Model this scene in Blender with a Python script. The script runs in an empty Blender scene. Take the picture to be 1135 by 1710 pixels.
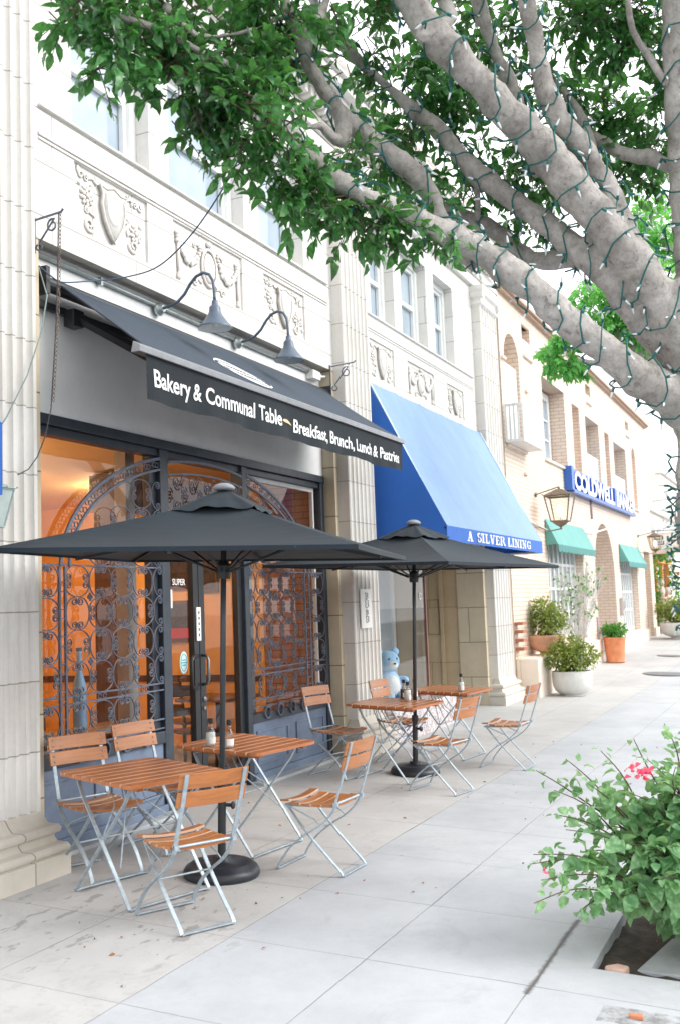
import bpy, bmesh, math, random
import numpy as np
from mathutils import Vector, Matrix, Euler
R = math.radians
scene = bpy.context.scene
COL = scene.collection
rnd = random.Random(7)
SKYC = 24.0
SUNE = 2.1
SLOPE = 0.039          # the sidewalk falls towards the street

def gz(x, y):
    """height of the sidewalk"""
    rise = 0.0
    if x > 20.5: rise = 0.0245 * (min(x, 60) - 20.5)
    return SLOPE * (y - 4.6) + rise

# ------------------------------------------------------------------ materials
def s2l(h):
    h = h.lstrip('#'); out = []
    for i in (0, 2, 4):
        c = int(h[i:i+2], 16) / 255
        out.append(c / 12.92 if c <= .04045 else ((c + .055) / 1.055) ** 2.4)
    return tuple(out)

class NT:
    def __init__(self, name):
        self.m = bpy.data.materials.new(name); self.m.use_nodes = True
        self.t = self.m.node_tree; self.t.nodes.clear()
        self.out = self.n('ShaderNodeOutputMaterial')
    def n(self, kind, **kw):
        nd = self.t.nodes.new(kind)
        for k, v in kw.items():
            if k.startswith('i_'):
                nd.inputs[k[2:].replace('_', ' ')].default_value = v
            else: setattr(nd, k, v)
        return nd
    def l(self, a, b): self.t.links.new(a, b)
    def math(self, op, a, b=None, clamp=False):
        nd = self.n('ShaderNodeMath', operation=op, use_clamp=clamp)
        for i, v in enumerate((a, b)):
            if v is None: continue
            if isinstance(v, (int, float)): nd.inputs[i].default_value = v
            else: self.l(v, nd.inputs[i])
        return nd.outputs[0]
    def mix(self, fac, a, b, blend='MIX'):
        nd = self.n('ShaderNodeMix', data_type='RGBA', blend_type=blend)
        for i, v in ((0, fac), (6, a), (7, b)):
            if isinstance(v, (int, float)): nd.inputs[i].default_value = v
            elif isinstance(v, tuple): nd.inputs[i].default_value = (*v[:3], 1)
            else: self.l(v, nd.inputs[i])
        return nd.outputs[2]
    def ramp(self, src, stops):
        nd = self.n('ShaderNodeValToRGB'); e = nd.color_ramp.elements
        while len(e) < len(stops): e.new(.5)
        for el, (p, c) in zip(e, stops):
            el.position = p; el.color = (*c, 1) if isinstance(c, tuple) else (c, c, c, 1)
        self.l(src, nd.inputs[0]); return nd.outputs[0]
    def noise(self, vec, scale, detail=4, rough=.6, dist=0):
        nd = self.n('ShaderNodeTexNoise'); nd.inputs['Scale'].default_value = scale
        nd.inputs['Detail'].default_value = detail; nd.inputs['Roughness'].default_value = rough
        nd.inputs['Distortion'].default_value = dist
        if vec is not None: self.l(vec, nd.inputs['Vector'])
        return nd.outputs[0]
    def bump(self, h, strength, dist=.01):
        nd = self.n('ShaderNodeBump'); nd.inputs['Strength'].default_value = strength
        nd.inputs['Distance'].default_value = dist; self.l(h, nd.inputs['Height']); return nd.outputs[0]
    def bsdf(self, col, rough=.6, metal=0., normal=None, **kw):
        nd = self.n('ShaderNodeBsdfPrincipled')
        for k, v in (('Base Color', col), ('Roughness', rough), ('Metallic', metal)):
            if isinstance(v, tuple): nd.inputs[k].default_value = (*v[:3], 1)
            elif isinstance(v, (int, float)): nd.inputs[k].default_value = v
            else: self.l(v, nd.inputs[k])
        for k, v in kw.items(): nd.inputs[k.replace('_', ' ')].default_value = v
        if normal is not None: self.l(normal, nd.inputs['Normal'])
        return nd.outputs[0]
    def done(self, sh):
        self.l(sh, self.out.inputs['Surface']); return self.m

def P_obj(t): return t.n('ShaderNodeTexCoord').outputs['Object']
def P_world(t): return t.n('ShaderNodeNewGeometry').outputs['Position']

def simple(name, col, rough=.6, var=.18, scale=5., bump=0., bscale=60., metal=0., world=False, stretch=None, **kw):
    t = NT(name); v = P_world(t) if world else P_obj(t)
    if stretch:
        mp = t.n('ShaderNodeMapping'); mp.inputs['Scale'].default_value = stretch; t.l(v, mp.inputs['Vector']); v = mp.outputs[0]
    a = t.noise(v, scale, 5, .65)
    c = t.mix(t.ramp(a, [(.3, 0.), (.7, 1.)]), tuple(x * (1 - var) for x in col), tuple(min(1, x * (1 + var)) for x in col))
    nrm = t.bump(t.noise(v, bscale, 3), bump) if bump else None
    rr = t.math('ADD', t.math('MULTIPLY', t.noise(v, scale * 2.3, 3), .2), rough - .1)
    return t.done(t.bsdf(c, rr, metal, nrm, **kw))

def emit(name, col, strength):
    t = NT(name); e = t.n('ShaderNodeEmission'); e.inputs[0].default_value = (*col, 1); e.inputs[1].default_value = strength
    return t.done(e.outputs[0])

def glass(name, tint=(.9, .95, .95), refl=1., rough=.0):
    t = NT(name); tr = t.n('ShaderNodeBsdfTransparent'); tr.inputs[0].default_value = (*tint, 1)
    gl = t.n('ShaderNodeBsdfGlossy'); gl.inputs['Roughness'].default_value = rough
    wv = t.bump(t.noise(P_world(t), 1.3, 2), .03, .02); t.l(wv, gl.inputs['Normal'])
    ge = t.n('ShaderNodeNewGeometry'); dt = t.n('ShaderNodeVectorMath', operation='DOT_PRODUCT'); t.l(ge.outputs['Incoming'], dt.inputs[0]); t.l(ge.outputs['Normal'], dt.inputs[1])
    k = t.math('SUBTRACT', 1., t.math('ABSOLUTE', dt.outputs['Value'])); f = t.math('POWER', k, 5.)
    f = t.math('MULTIPLY', t.math('ADD', t.math('MULTIPLY', f, .92), .05), refl, True)
    mx = t.n('ShaderNodeMixShader'); t.l(f, mx.inputs[0]); t.l(tr.outputs[0], mx.inputs[1]); t.l(gl.outputs[0], mx.inputs[2])
    return t.done(mx.outputs[0])

def stone_mat(name, col, bw, bh, joint=.35, mort=.006, off=.5, zoff=0., xoff=0., mottled=.1):
    """ashlar: big blocks with thin dark joints, u = x + y, v = z"""
    t = NT(name); g = P_world(t); s = t.n('ShaderNodeSeparateXYZ'); t.l(g, s.inputs[0])
    u = t.math('ADD', t.math('ADD', s.outputs[0], s.outputs[1]), xoff); w = t.math('ADD', s.outputs[2], zoff)
    cb = t.n('ShaderNodeCombineXYZ'); t.l(u, cb.inputs[0]); t.l(w, cb.inputs[1])
    b = t.n('ShaderNodeTexBrick', offset=off); t.l(cb.outputs[0], b.inputs['Vector'])
    b.inputs['Scale'].default_value = 1; b.inputs['Brick Width'].default_value = bw; b.inputs['Row Height'].default_value = bh
    b.inputs['Mortar Size'].default_value = mort; b.inputs['Mortar Smooth'].default_value = .15; b.inputs['Bias'].default_value = 0
    b.inputs['Color1'].default_value = (1, 1, 1, 1); b.inputs['Color2'].default_value = (.93, .92, .9, 1); b.inputs['Mortar'].default_value = (joint, joint * .95, joint * .88, 1)
    n1 = t.noise(g, 2.2, 6, .7); n2 = t.noise(g, 28, 4, .7)
    c = t.mix(t.ramp(n1, [(.3, 0.), (.72, 1.)]), tuple(x * (1 - mottled * 1.3) for x in col), col)
    c = t.mix(t.math('MULTIPLY', t.ramp(n2, [(.45, 0.), (.75, 1.)]), .22), c, tuple(x * .72 for x in col))
    # grime running down from ledges
    mp = t.n('ShaderNodeMapping'); mp.inputs['Scale'].default_value = (7, 7, .5); t.l(g, mp.inputs[0])
    st = t.ramp(t.noise(mp.outputs[0], 1.0, 4, .7), [(.52, 0.), (.8, 1.)])
    c = t.mix(t.math('MULTIPLY', st, .2), c, (col[0] * .55, col[1] * .5, col[2] * .44))
    c = t.mix(1., c, b.outputs[0], 'MULTIPLY')
    h = t.math('ADD', t.math('MULTIPLY', b.outputs['Fac'], -1.0), t.math('MULTIPLY', n2, .12))
    return t.done(t.bsdf(c, .62, 0, t.bump(h, .55, .006)))

def wood_mat(name, col, axis=0, rough=.42):
    t = NT(name); v = P_obj(t); mp = t.n('ShaderNodeMapping'); sc = [30., 30., 30.]; sc[axis] = 1.6
    mp.inputs['Scale'].default_value = sc; t.l(v, mp.inputs[0])
    rn = t.n('ShaderNodeObjectInfo').outputs['Random']
    add = t.n('ShaderNodeVectorMath', operation='ADD'); t.l(mp.outputs[0], add.inputs[0])
    cb = t.n('ShaderNodeCombineXYZ'); t.l(t.math('MULTIPLY', rn, 37.), cb.inputs[axis]); t.l(cb.outputs[0], add.inputs[1])
    g = t.noise(add.outputs[0], 1.2, 5, .7, .6); big = t.noise(v, 5., 3)
    c = t.ramp(g, [(.25, tuple(x * .55 for x in col)), (.5, col), (.8, tuple(min(1, x * 1.3) for x in col))])
    c = t.mix(t.math('MULTIPLY', t.ramp(big, [(.4, 0.), (.75, 1.)]), .35), c, tuple(x * .7 for x in col))
    return t.done(t.bsdf(c, rough, 0, t.bump(g, .25, .002), Coat_Weight=.4, Coat_Roughness=.2))

def leaf_mat(name, dark, light, trans=.35, rough=.35, ns=2.5, lo=.38):
    t = NT(name); v = P_world(t)
    a = t.noise(v, ns, 2); b = t.noise(v, 38., 1)
    f = t.math('ADD', t.math('MULTIPLY', a, .6), t.math('MULTIPLY', b, .55))
    c = t.ramp(f, [(lo, dark), (lo + .20, tuple((x * 1.2 + y * .8) / 2 for x, y in zip(dark, light))), (lo + .38, light)])
    sh = t.bsdf(c, rough); tl = t.n('ShaderNodeBsdfTranslucent')
    t.l(t.mix(.55, c, (light[0] * 1.6, light[1] * 1.5, light[2] * .9)), tl.inputs[0])
    mx = t.n('ShaderNodeMixShader'); mx.inputs[0].default_value = trans; t.l(sh, mx.inputs[1]); t.l(tl.outputs[0], mx.inputs[2])
    return t.done(mx.outputs[0])

def fabric_mat(name, col, var=.12, rough=.85, sheen=.15):
    t = NT(name); v = P_obj(t)
    a = t.noise(v, 2.2, 5, .7); w = t.noise(v, 350., 2)
    c = t.mix(t.ramp(a, [(.3, 0.), (.75, 1.)]), tuple(x * (1 - var) for x in col), tuple(x * (1 + var) for x in col))
    sp = t.ramp(t.noise(v, 55., 2), [(.72, 0.), (.78, 1.)])
    c = t.mix(t.math('MULTIPLY', sp, .10), c, (.6, .62, .65))
    mp = t.n('ShaderNodeMapping'); mp.inputs['Scale'].default_value = (9, 1.2, 1.2); t.l(v, mp.inputs[0]); fold = t.noise(mp.outputs[0], 1.3, 3, .6, .4)
    nrm = t.bump(t.math('ADD', t.math('MULTIPLY', w, .22), t.math('ADD', t.noise(v, 6., 3), t.math('MULTIPLY', fold, 1.6))), .28, .010)
    return t.done(t.bsdf(c, rough, 0, nrm, Sheen_Weight=sheen))

def sidewalk_mat():
    t = NT('sidewalk_concrete'); g = P_world(t); s = t.n('ShaderNodeSeparateXYZ'); t.l(g, s.inputs[0])
    x, y = s.outputs[0], s.outputs[1]
    wob = t.math('MULTIPLY', t.math('SUBTRACT', t.noise(g, 1.7, 5, .75), .5), .03)
    yw = t.math('ADD', y, wob); xw = t.math('ADD', x, wob)
    d = None
    for yj in (3.755, 2.97, 2.18, 1.335, .45, -.35):
        e = t.math('ABSOLUTE', t.math('SUBTRACT', yw, yj)); d = e if d is None else t.math('MINIMUM', d, e)
    fx = t.math('DIVIDE', t.math('SUBTRACT', xw, 3.88), .965)
    fx = t.math('SUBTRACT', fx, t.math('ROUND', fx)); dx = t.math('MULTIPLY', t.math('ABSOLUTE', fx), .965)
    dj = t.math('MINIMUM', d, dx)
    wdt = t.math('MULTIPLY', t.math('SUBTRACT', t.noise(g, 1.1, 3), .33), .022)
    wdt = t.math('MAXIMUM', wdt, .0034)
    joint = t.math('SUBTRACT', 1., t.math('DIVIDE', dj, wdt), True)
    tan = t.ramp(t.math('SUBTRACT', yw, 2.47), [(.49, 0.), (.51, 1.)])
    n1 = t.noise(g, .75, 6, .7); n2 = t.noise(g, 9., 5, .75); n3 = t.noise(g, 160., 3, .7)
    grey = t.mix(t.ramp(n1, [(.3, 0.), (.7, 1.)]), (.36, .378, .402), (.515, .532, .552))
    warm = t.mix(t.ramp(n1, [(.3, 0.), (.7, 1.)]), (.40, .395, .385), (.54, .535, .525))
    c = t.mix(tan, grey, warm)
    # slab to slab variation
    cell = t.n('ShaderNodeCombineXYZ'); t.l(t.math('FLOOR', t.math('DIVIDE', t.math('SUBTRACT', x, 3.88), .965)), cell.inputs[0]); t.l(t.math('FLOOR', t.math('DIVIDE', y, .79)), cell.inputs[1])
    wn = t.n('ShaderNodeTexWhiteNoise'); t.l(cell.outputs[0], wn.inputs[0])
    c = t.mix(t.math('MULTIPLY', wn.outputs[0], .10), c, (.30, .31, .32))
    c = t.mix(t.math('MULTIPLY', t.ramp(n3, [(.4, 0.), (.75, 1.)]), .22), c, (.24, .24, .25))
    st = t.math('MULTIPLY', t.ramp(n2, [(.56, 0.), (.8, 1.)]), t.math('ADD', t.math('MULTIPLY', tan, .28), .14))
    c = t.mix(st, c, (.21, .19, .17))
    vg = t.n('ShaderNodeTexVoronoi'); vg.inputs['Scale'].default_value = 3.1; t.l(g, vg.inputs['Vector'])
    gum = t.math('MULTIPLY', t.ramp(vg.outputs['Distance'], [(.03, 1.), (.06, 0.)]), t.ramp(t.noise(g, 2.4, 2), [(.5, 0.), (.56, 1.)]))
    c = t.mix(t.math('MULTIPLY', gum, .45), c, (.13, .125, .12))
    big = t.ramp(t.noise(g, 1.6, 7, .78, .8), [(.54, 0.), (.72, 1.)])
    c = t.mix(t.math('MULTIPLY', big, .30), c, (.22, .22, .22))
    # damp spots by the left table
    vd = t.n('ShaderNodeVectorMath', operation='DISTANCE'); t.l(g, vd.inputs[0]); vd.inputs[1].default_value = (4.75, 3.75, 0)
    near = t.math('SUBTRACT', 1., t.math('DIVIDE', vd.outputs['Value'], 1.0), True)
    mp = t.n('ShaderNodeMapping'); mp.inputs['Scale'].default_value = (1, 2.2, 1); mp.inputs['Rotation'].default_value = (0, 0, .5); t.l(g, mp.inputs[0])
    sp = t.ramp(t.noise(mp.outputs[0], 4.2, 4, .6), [(.585, 0.), (.62, 1.)])
    c = t.mix(t.math('MULTIPLY', t.math('MULTIPLY', sp, t.ramp(near, [(.0, 0.), (.35, 1.)])), .5), c, (.17, .15, .135))
    c = t.mix(t.math('MULTIPLY', joint, .8), c, (.15, .14, .135))
    # wide dirty joint beside the tree well
    a = t.math('MULTIPLY', t.math('GREATER_THAN', x, 4.74), t.math('LESS_THAN', x, 5.9))
    wj = t.math('SUBTRACT', 1., t.math('DIVIDE', t.math('ABSOLUTE', t.math('SUBTRACT', yw, 1.335)), t.math('MULTIPLY', t.math('SUBTRACT', t.noise(g, 9., 5, .8), .2), .07)), True)
    c = t.mix(t.math('MULTIPLY', t.math('MULTIPLY', a, t.ramp(wj, [(0., 0.), (.7, 1.)])), .8), c, (.09, .08, .075))
    # wet strip at the near right
    w2 = t.math('ADD', x, t.math('MULTIPLY', t.math('SUBTRACT', t.noise(g, 5., 5, .8), .5), .22)); b = t.math('MULTIPLY', t.math('GREATER_THAN', w2, 4.60), t.math('LESS_THAN', xw, 4.775)); b = t.math('MULTIPLY', b, t.math('LESS_THAN', yw, .99))
    c = t.mix(t.math('MULTIPLY', t.math('MULTIPLY', b, .75), t.ramp(t.noise(g, 14., 5, .8), [(.38, 0.), (.62, 1.)])), c, (.12, .11, .10))
    h = t.math('ADD', t.math('MULTIPLY', joint, -1.), t.math('ADD', t.math('MULTIPLY', n3, .10), t.math('MULTIPLY', n2, .12)))
    return t.done(t.bsdf(c, .72, 0, t.bump(h, .5, .006)))

def bark_mat():
    t = NT('fig_bark'); g = P_world(t)
    n1 = t.noise(g, 3.2, 6, .72, .6); n2 = t.noise(g, 30., 5, .75); n3 = t.noise(g, 110, 3)
    c = t.ramp(n1, [(.3, (.15, .13, .115)), (.44, (.385, .355, .325)), (.66, (.60, .565, .53))])
    vr = t.n('ShaderNodeTexVoronoi'); vr.inputs['Scale'].default_value = 15; ws = t.n('ShaderNodeVectorMath', operation='ADD'); wn = t.n('ShaderNodeTexNoise'); wn.inputs['Scale'].default_value = 9; t.l(g, wn.inputs['Vector']); t.l(g, ws.inputs[0])
    sc = t.n('ShaderNodeVectorMath', operation='SCALE'); sc.inputs['Scale'].default_value = .22; t.l(wn.outputs['Color'], sc.inputs[0]); t.l(sc.outputs[0], ws.inputs[1]); t.l(ws.outputs[0], vr.inputs['Vector'])
    spot = t.math('MULTIPLY', t.ramp(vr.outputs['Distance'], [(.05, 1.), (.16, 0.)]), t.ramp(t.noise(g, 5., 2), [(.46, 0.), (.6, 1.)]))
    scar = t.ramp(t.noise(g, 11., 6, .8, 1.2), [(.58, 0.), (.66, 1.)])
    c = t.mix(t.math('MULTIPLY', spot, .8), c, (.05, .04, .035))
    c = t.mix(t.math('MULTIPLY', scar, .6), c, (.10, .085, .075))
    c = t.mix(t.math('MULTIPLY', t.ramp(n2, [(.45, 0.), (.72, 1.)]), .5), c, (.13, .115, .105))
    h = t.math('ADD', t.math('MULTIPLY', n2, .8), t.math('ADD', t.math('MULTIPLY', n3, .35), t.math('MULTIPLY', scar, -.5)))
    return t.done(t.bsdf(c, .85, 0, t.bump(h, .55, .012)))

TERRA = stone_mat('terracotta_ashlar', (.80, .78, .75), 1.02, .40, .46, .0045, .5, -.17 + .0, .15)
TERRA_D = stone_mat('terracotta_ashlar_tan', (.72, .62, .46), .62, .56, .35, .006, .5, .1, .3, .16)
TERRA_P = stone_mat('terracotta_fluted', (.775, .755, .72), 9., .46, .5, .0045, .5, .12, .3)
TERRA_S = simple('terracotta_plain', (.78, .755, .72), .6, .1, 6, .15, 40, world=True)
RELIEF = None
def relief_mat():
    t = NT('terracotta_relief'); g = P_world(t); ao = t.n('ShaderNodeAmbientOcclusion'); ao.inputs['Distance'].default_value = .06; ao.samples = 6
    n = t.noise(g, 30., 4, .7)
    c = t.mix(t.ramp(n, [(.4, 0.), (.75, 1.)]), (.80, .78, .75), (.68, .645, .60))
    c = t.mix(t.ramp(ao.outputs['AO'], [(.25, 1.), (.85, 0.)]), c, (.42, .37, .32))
    return t.done(t.bsdf(c, .65))
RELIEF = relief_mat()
GREYWALL = simple('grey_stucco', (.95, .96, .965), .8, .1, 2.5, .2, 90, world=True)
FRAME = simple('charcoal_frame_paint', (.035, .045, .06), .4, .25, 8, .1, 30)
BLUEPANEL = simple('slate_blue_panel_paint', (.16, .21, .30), .5, .22, 4, .15, 25, world=True)
IRON = simple('wrought_iron', (.13, .15, .20), .45, .25, 20, .2, 90, metal=.3)
BLACK = simple('black_metal', (.02, .022, .025), .4, .2, 15, .1, 80)
GLASS = glass('window_glass', (.95, .96, .96), 1.25)
GLASS_UP = None
def upper_glass():
    t = NT('upper_window_glass'); g = P_world(t); s = t.n('ShaderNodeSeparateXYZ'); t.l(g, s.inputs[0])
    c = t.mix(t.ramp(t.noise(g, 1.4, 3), [(.35, 0.), (.7, 1.)]), (.30, .38, .46), (.46, .53, .60))
    return t.done(t.bsdf(c, .06, 0, t.bump(t.noise(g, 1.2, 2), .06, .05), Specular_IOR_Level=.9))
GLASS_UP = upper_glass()
WHITEP = simple('white_window_paint', (.78, .79, .78), .45, .06, 6)
GALV = simple('galvanized_steel', (.41, .48, .53), .5, .2, 25, .12, 70, metal=.45)
TEAK_TOP = wood_mat('oiled_table_wood', (.46, .15, .045), 0, .34)
TEAK = wood_mat('oiled_chair_wood', (.46, .165, .045), 0, .40)
EDGE_GLINT = simple('wood_edge_sky_glint', (.62, .43, .30), .6, .12, 12)  # pale colour stands in for the sky glinting on slat edges
CANVAS = fabric_mat('charcoal_canvas', (.011, .0215, .032), .2, .85, .04)
CANVAS_IN = fabric_mat('black_canvas_underside', (.012, .013, .015), .1)
AWN = fabric_mat('slate_awning_fabric', (.026, .043, .068), .16, .85, .04)
AWN_IN = fabric_mat('grey_bounce_underside', (.33, .34, .35), .1)  # paler than the real dark underside, to throw light back on the fascia
VALANCE = fabric_mat('black_valance_fabric', (.007, .013, .019), .2, .85, 0.)
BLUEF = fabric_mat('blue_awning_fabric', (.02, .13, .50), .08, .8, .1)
BLUETOP = fabric_mat('skylit_blue_awning_fabric', (.23, .355, .58), .08, .8, .1)  # same blue fabric, with the sky light on the slope put into the colour
GREENF = fabric_mat('green_awning_fabric', (.13, .37, .34), .10)
WHITE_INK = simple('white_lettering', (.85, .86, .86), .6, .03, 8)
ALU = simple('awning_bar_aluminium', (.28, .29, .31), .38, .12, 12, metal=.6)
LAMP_BLUE = simple('blue_grey_lamp_enamel', (.095, .13, .18), .35, .15, 9, .05, 60)
LAMP_IN = simple('white_lamp_enamel', (.72, .74, .74), .4, .04, 9)
CONDUIT = simple('steel_conduit', (.45, .50, .50), .38, .15, 14, metal=.6)
RUBBERBASE = simple('black_umbrella_base_plastic', (.018, .022, .03), .38, .3, 6, .15, 120)
ORANGEW = simple('orange_interior_paint', (.90, .45, .115), .7, .1, 1.3, .05, 30, world=True)
CEILO = simple('pale_orange_ceiling', (.90, .54, .24), .7, .08, 1.5, world=True)
BROWNBRICK = stone_mat('brown_interior_brick', (.42, .19, .11), .21, .075, .5, .006)
DARKWOOD = wood_mat('dark_cafe_wood', (.09, .04, .02), 2, .4)
FLOORW = simple('cafe_floor', (.16, .09, .05), .5, .2, 5, world=True)
BARK = bark_mat()
FICUS = leaf_mat('fig_leaf', (.005, .028, .012), (.17, .50, .15), .30, .24, 2.5, .43)
BOUG = leaf_mat('bougainvillea_leaf', (.06, .22, .08), (.42, .66, .36), .34, .5, 4.)
BUSHL = leaf_mat('jade_bush_leaf', (.065, .125, .02), (.38, .47, .10), .25, .4, 6.)
GREENL = leaf_mat('bright_bush_leaf', (.03, .15, .02), (.14, .42, .06), .3, .4, 5.)
BGL = leaf_mat('far_tree_leaf', (.06, .30, .06), (.28, .68, .20), .4, .4, 1.2)
PINK = leaf_mat('pink_bract', (.75, .05, .14), (.95, .22, .36), .4, .6, 9.)
STEM = simple('woody_stem', (.10, .065, .045), .8, .3, 20)
PALESTEM = simple('pale_bare_stem', (.62, .60, .58), .8, .2, 12)
SOIL = simple('dark_soil', (.055, .042, .032), .95, .45, 14, .9, 45, world=True)
CONC = simple('cast_concrete', (.42, .44, .46), .8, .18, 4, .3, 60, world=True)
POTW = simple('white_concrete_pot', (.66, .66, .63), .75, .12, 5, .2, 80)
POTO = simple('orange_terracotta_pot', (.66, .24, .11), .7, .22, 5, .2, 40)
URNM = simple('peach_urn_clay', (.66, .38, .25), .7, .15, 8, .2, 50)
WIREG = simple('green_light_wire', (.015, .13, .12), .5, .15, 20)
BULB = simple('clear_white_bulb', (.82, .86, .88), .25, .03, 20)
PEACH = stone_mat('peach_painted_brick', (.86, .71, .60), .235, .078, .66, .008, .5, 0, 0, .08)
PEACH_S = simple('peach_stucco', (.86, .74, .64), .75, .06, 3, .1, 40, world=True)
CREAM = simple('cream_stucco', (.76, .72, .66), .8, .06, 2, world=True)
BRASS = simple('aged_brass', (.20, .16, .12), .4, .25, 20, metal=.7)
LANTGLASS = glass('lantern_glass', (.97, .95, .9), .7)
GLOW = emit('warm_lamp_glow', (1., .74, .42), 9.)
CAFEGLOW = emit('cafe_lamp_glow', (1., .80, .52), 62.)
MARBLE = None
def marble_mat():
    t = NT('mottled_pink_marble'); g = P_world(t); vr = t.n('ShaderNodeTexVoronoi'); vr.inputs['Scale'].default_value = 13; t.l(t.n('ShaderNodeVectorMath', operation='ADD').outputs[0], vr.inputs['Vector'])
    nz = t.n('ShaderNodeTexNoise'); nz.inputs['Scale'].default_value = 7; t.l(g, nz.inputs['Vector'])
    ad = t.n('ShaderNodeVectorMath', operation='ADD'); t.l(g, ad.inputs[0]); t.l(nz.outputs['Color'], ad.inputs[1]); t.l(ad.outputs[0], vr.inputs['Vector'])
    c = t.ramp(vr.outputs['Distance'], [(.1, (.72, .70, .70)), (.4, (.60, .53, .53)), (.62, (.30, .22, .23))])
    c = t.mix(t.ramp(t.noise(g, 22, 5, .7), [(.45, 0.), (.65, 1.)]), c, (.75, .74, .75))
    return t.done(t.bsdf(c, .25))
MARBLE = marble_mat()
ASPHALT = simple('asphalt', (.05, .05, .052), .9, .25, 3, .5, 120, world=True)
def bottle_mat():
    return glass('clear_bottle_glass', (.88, .92, .93), 1.3)
BOTTLE = bottle_mat()
SALT = simple('white_bottle_filling', (.76, .74, .68), .8, .1, 40)
CAP = simple('black_bottle_cap', (.012, .012, .013), .4, .1, 20)
PLUSH = simple('pale_blue_plush', (.36, .62, .86), .95, .12, 30, .8, 130)
PLUSHW = simple('white_plush', (.85, .86, .86), .95, .06, 30, .8, 130)
SIGNBLUE = simple('deep_blue_sign_metal', (.03, .13, .50), .35, .08, 3)
PAPER = simple('white_paper', (.82, .82, .79), .7, .04, 10)
PRINT = simple('dark_print', (.06, .07, .08), .6, .1, 20)
ORANGEF = simple('orange_shop_frame', (.75, .33, .06), .5, .12, 8)
DISPLAYWALL = simple('pale_display_wall', (.52, .50, .45), .8, .1, 2, world=True)
TANWALL = stone_mat('tan_vestibule_stone', (.60, .47, .30), 1.2, .9, .5, .005, .5, .2, .4, .16)
DRYLEAF = simple('dry_leaf', (.30, .13, .05), .9, .5, 60)

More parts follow.
